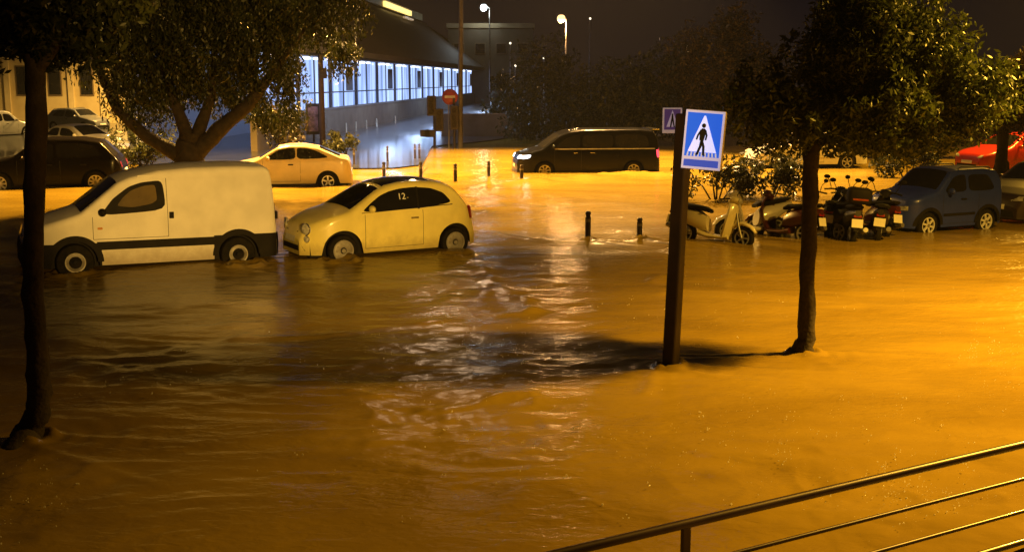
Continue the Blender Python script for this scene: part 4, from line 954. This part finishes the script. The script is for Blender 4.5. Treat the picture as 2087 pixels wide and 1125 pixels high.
# ------------------------------------------------------------------ lamps, poles and signals beyond
def post_lamp(name, label, px, py_base, Y, py_head, arm, r, head_m, energy, col, size, group=None, glow=.25):
    b0 = A(px, py_base, Y); h = A(px, py_head, Y).z
    t = thing(name, (b0.x, b0.y, 0), label, 'street lamp', group)
    b = MB(); b.tube([(0, 0, -.2), (0, 0, h * .5), (0, 0, h - .1)], [r * 1.3, r, r * .7], 10); b.build('pole', M_STEEL, t, smooth=60)
    b = MB(); b.tube([(0, 0, h - .3), (arm.x * .4, arm.y * .4, h + .1), (arm.x, arm.y, h + .12)], r * .5, 8); b.build('arm', M_STEEL, t, smooth=60)
    b = MB(); b.ell((arm.x, arm.y, h + .02 + glow * .5), (glow * .5, glow * .5, glow * .2)); b.build('lamp_cap', M_POST, t, smooth=180)
    b = MB(); b.ell((arm.x, arm.y, h - .02 - glow * .3), (glow, glow, glow)); b.build('lamp_globe', head_m, t, smooth=180)
    if energy: lamp('lamp_light', (arm.x, arm.y, h - .3 - glow * 1.2), energy, col, size, t)
    return t
pA = G(938, 302)
t = thing('street_lamp', (pA.x, pA.y, 0), 'tall slim lamp post beside the red sign, its head above the picture', 'street lamp')
b = MB(); b.tube([(0, 0, -.3), (.05, 0, 4), (.12, 0, 9), (.2, 0, 14.0)], [.13, .11, .09, .07], 12); b.build('pole', mat('mast_paint', (.10, .085, .065), .5, .2, noise=(3, (.07, .06, .045))), t, smooth=60)
hd = Vector((-2.6 - pA.x, 46.5 - pA.y, 13.6)); b = MB(); b.tube([(.2, 0, 13.9), (hd.x * .5, hd.y * .5, 14.2), (hd.x, hd.y, 13.85)], .05, 8); b.build('arm', M_STEEL, t, smooth=60)
b = MB(); b.ell((hd.x, hd.y, 13.85), (.3, .55, .12)); b.build('lamp_head', M_POST, t, smooth=180)
post_lamp('flood_lamp', 'bright white floodlight on a mast above the tan block', 998, 60, 148, 14, Vector((-.75, -.3, 0)), .10, mat('white_lamp', (1, 1, 1), .4, emit=(.80, .97, 1), es=5), 400, (.85, .97, 1), .5, glow=.45)
post_lamp('globe_lamp', 'orange street lamp glowing over the dark olive tree', 1152, 285, 78, 36, Vector((-.35, -.3, 0)), .07, mat('orange_lamp', (1, .8, .5), .4, emit=(1, .64, .27), es=2.0), 2200, (1, .52, .18), .4, glow=.28)
for px, py, Yd, l in [(1040, 88, 120, 'tiny lamp on a dark mast left of the orange lamp'), (1050, 134, 110, 'tiny warm lamp low above the hall roof end'), (1200, 38, 120, 'tiny pale lamp right of the orange lamp'), (1108, 118, 110, 'tiny lamp twinkling through the olive tree top')]:
    post_lamp('distant_lamp', l, px, 250, Yd, py, Vector((0, -.3, 0)), .05, mat('small_lamp', (1, .9, .7), .4, emit=(1, .86, .6), es=2.2), 0, None, .1, 'small lamps in the distance', glow=.11)
# traffic signals and red round sign at the corner
def signal(label, px, py, Yh, heads, s=1.0):
    b0 = G(px, py); t = thing('traffic_signal', (b0.x, b0.y, 0), label, 'traffic light', 'dark traffic signals at the corner'); k = b0.y / F_PX
    b = MB(); b.tube([(0, 0, -.2), (0, 0, A(px, Yh, b0.y).z)], .07, 10); b.build('pole', M_POST, t, smooth=60)
    for hx, hy, w_, h_ in heads:
        c = A(hx, hy, b0.y) - b0; b = MB(); b.box((c.x, -.16, c.z), (w_ * k, .22, h_ * k), bev=.03); o = b.build('signal_head', M_POST, t)
        b = MB()
        for q in (-1, 0, 1): b.lathe([(.10, 0), (.10, -.12), (.085, -.12)], 12, Matrix.Translation((c.x, -.27, c.z + q * h_ * k * .3)))
        b.build('visor', M_PLAST, o, smooth=60)
    return t
signal('dark traffic signal with side arms seen against the lit hall', 886, 302, 205, [(880, 216, 18, 40), (896, 245, 16, 45), (872, 272, 30, 14)])
signal('dark traffic signal directly under the red round sign', 926, 302, 200, [(926, 240, 17, 48)])
b0 = G(915, 302); t = thing('red_sign', (b0.x, b0.y, 0), 'round red no entry sign on a slim pole by the lamp post', 'road sign')
c = A(917, 198, b0.y) - b0; b = MB(); b.tube([(0, .05, -.2), (0, .05, c.z + .3)], .035, 8); b.build('pole', M_STEEL, t, smooth=60)
b = MB(); b.lathe([(.001, .02), (.36, .02), (.38, 0), (.36, -.02), (.001, -.02)], 28, Matrix.Translation((c.x, -.02, c.z))); b.build('sign_disc', mat('sign_red', (.30, .02, .03), .5, noise=(3, (.2, .015, .02))), t, smooth=50)
b = MB(); b.box((c.x, -.05, c.z), (.50, .01, .12)); b.build('white_bar', mat('dull_white', (.5, .48, .5), .4, noise=(5, (.42, .4, .4))), t)
# brown pole and poster stand by the hall
b0 = G(658, 300); t = thing('wooden_pole', (b0.x, b0.y, 0), 'thick brown pole standing in front of the lit hall windows', 'pole')
b = MB(); b.tube([(0, 0, -.2), (0, 0, 3), (0, 0, A(658, 112, b0.y).z)], [.15, .14, .12], 12); b.build('shaft', mat('brown_pole', (.11, .055, .035), .7, noise=(3, (.08, .04, .025))), t, smooth=60)
b = MB(); b.box((.12, -.1, A(658, 150, b0.y).z), (.35, .2, .5), bev=.02); b.build('junction_box', M_POST, t)
b0 = G(640, 292); t = thing('poster_stand', (b0.x, b0.y, 0), 'narrow poster stand with pink white panel left of the brown pole', 'sign')
c = A(640, 243, b0.y) - b0; k = b0.y / F_PX; b = MB(); b.box((0, 0, c.z), (30 * k, .12, 62 * k), bev=.02); b.tube([(0, 0, -.2), (0, 0, c.z)], .05, 8); b.build('stand', M_POST, t)
b = MB(); b.box((0, -.07, c.z), (20 * k, .02, 50 * k)); b.build('poster', mat('poster', (.5, .3, .38), .5, noise=(4, (.12, .07, .09))), t)
# low wall at the corner
b0 = G(975, 292); b = MB(); b.box((0, 0, .5), (4.6, .35, 1.7), Matrix.Rotation(R(8), 3, 'Z')); o = b.build('low_wall', mat('pale_wall', (.32, .26, .22), .8, noise=(1.5, (.25, .2, .16)))); o.location = (b0.x, b0.y + 6, 0); tag(o, 'pale low wall at the street corner right of the lamp post', 'wall')

# ------------------------------------------------------------------ rain splashes on the water
def splashes():
    rs = np.random.RandomState(3); b = MB()
    spots = [(1850, 1010, 150, 60, 120), (1700, 900, 330, 110, 110), (2020, 740, 70, 60, 60), (1000, 720, 330, 60, 60), (1300, 900, 260, 110, 60), (60, 1000, 120, 110, 40), (930, 900, 300, 120, 40), (1500, 600, 500, 90, 50), (300, 760, 200, 60, 30), (1560, 640, 400, 40, 20)]
    for px, py, sx, sy, n in spots:
        for _ in range(n):
            p = G(px + rs.randn() * sx * .6, min(py + rs.randn() * sy * .6, 1130)); r = .0016 + .0034 * rs.rand() ** 2
            for k in range(rs.randint(1, 4)):
                q = p + Vector((rs.randn() * .03, rs.randn() * .03, .012 + abs(rs.randn()) * .03)); b.ell(q, (r * 1.5, r, r * (1 + rs.rand())), 6, 4)
    m = bpy.data.materials.new('droplet'); m.use_nodes = True; nt = m.node_tree; p = nt.nodes['Principled BSDF']
    p.inputs['Base Color'].default_value = (.85, .82, .75, 1); p.inputs['Roughness'].default_value = .15
    tr = nt.nodes.new('ShaderNodeBsdfTranslucent'); tr.inputs['Color'].default_value = (.9, .88, .82, 1)
    mx = nt.nodes.new('ShaderNodeMixShader'); mx.inputs[0].default_value = .6
    nt.links.new(p.outputs[0], mx.inputs[1]); nt.links.new(tr.outputs[0], mx.inputs[2]); nt.links.new(mx.outputs[0], nt.nodes['Material Output'].inputs[0])
    o = b.build('rain_splashes', m, smooth=180); tag(o, 'scattered rain drops splashing up from the flood water', 'rain', kind='stuff')
splashes()

# ------------------------------------------------------------------ damp night air
def haze():
    b = MB(); b.box((0, 95, 10.5), (280, 210, 24)); m = bpy.data.materials.new('damp_air')
    o = b.build('haze', m); o['kind'] = 'stuff'; m.use_nodes = True; nt = m.node_tree; nt.nodes.remove(nt.nodes['Principled BSDF'])
    v = nt.nodes.new('ShaderNodeVolumePrincipled'); v.inputs['Color'].default_value = (.9, .9, .9, 1); v.inputs['Density'].default_value = .0002; v.inputs['Anisotropy'].default_value = .3
    nt.links.new(v.outputs[0], nt.nodes['Material Output'].inputs['Volume'])
haze()
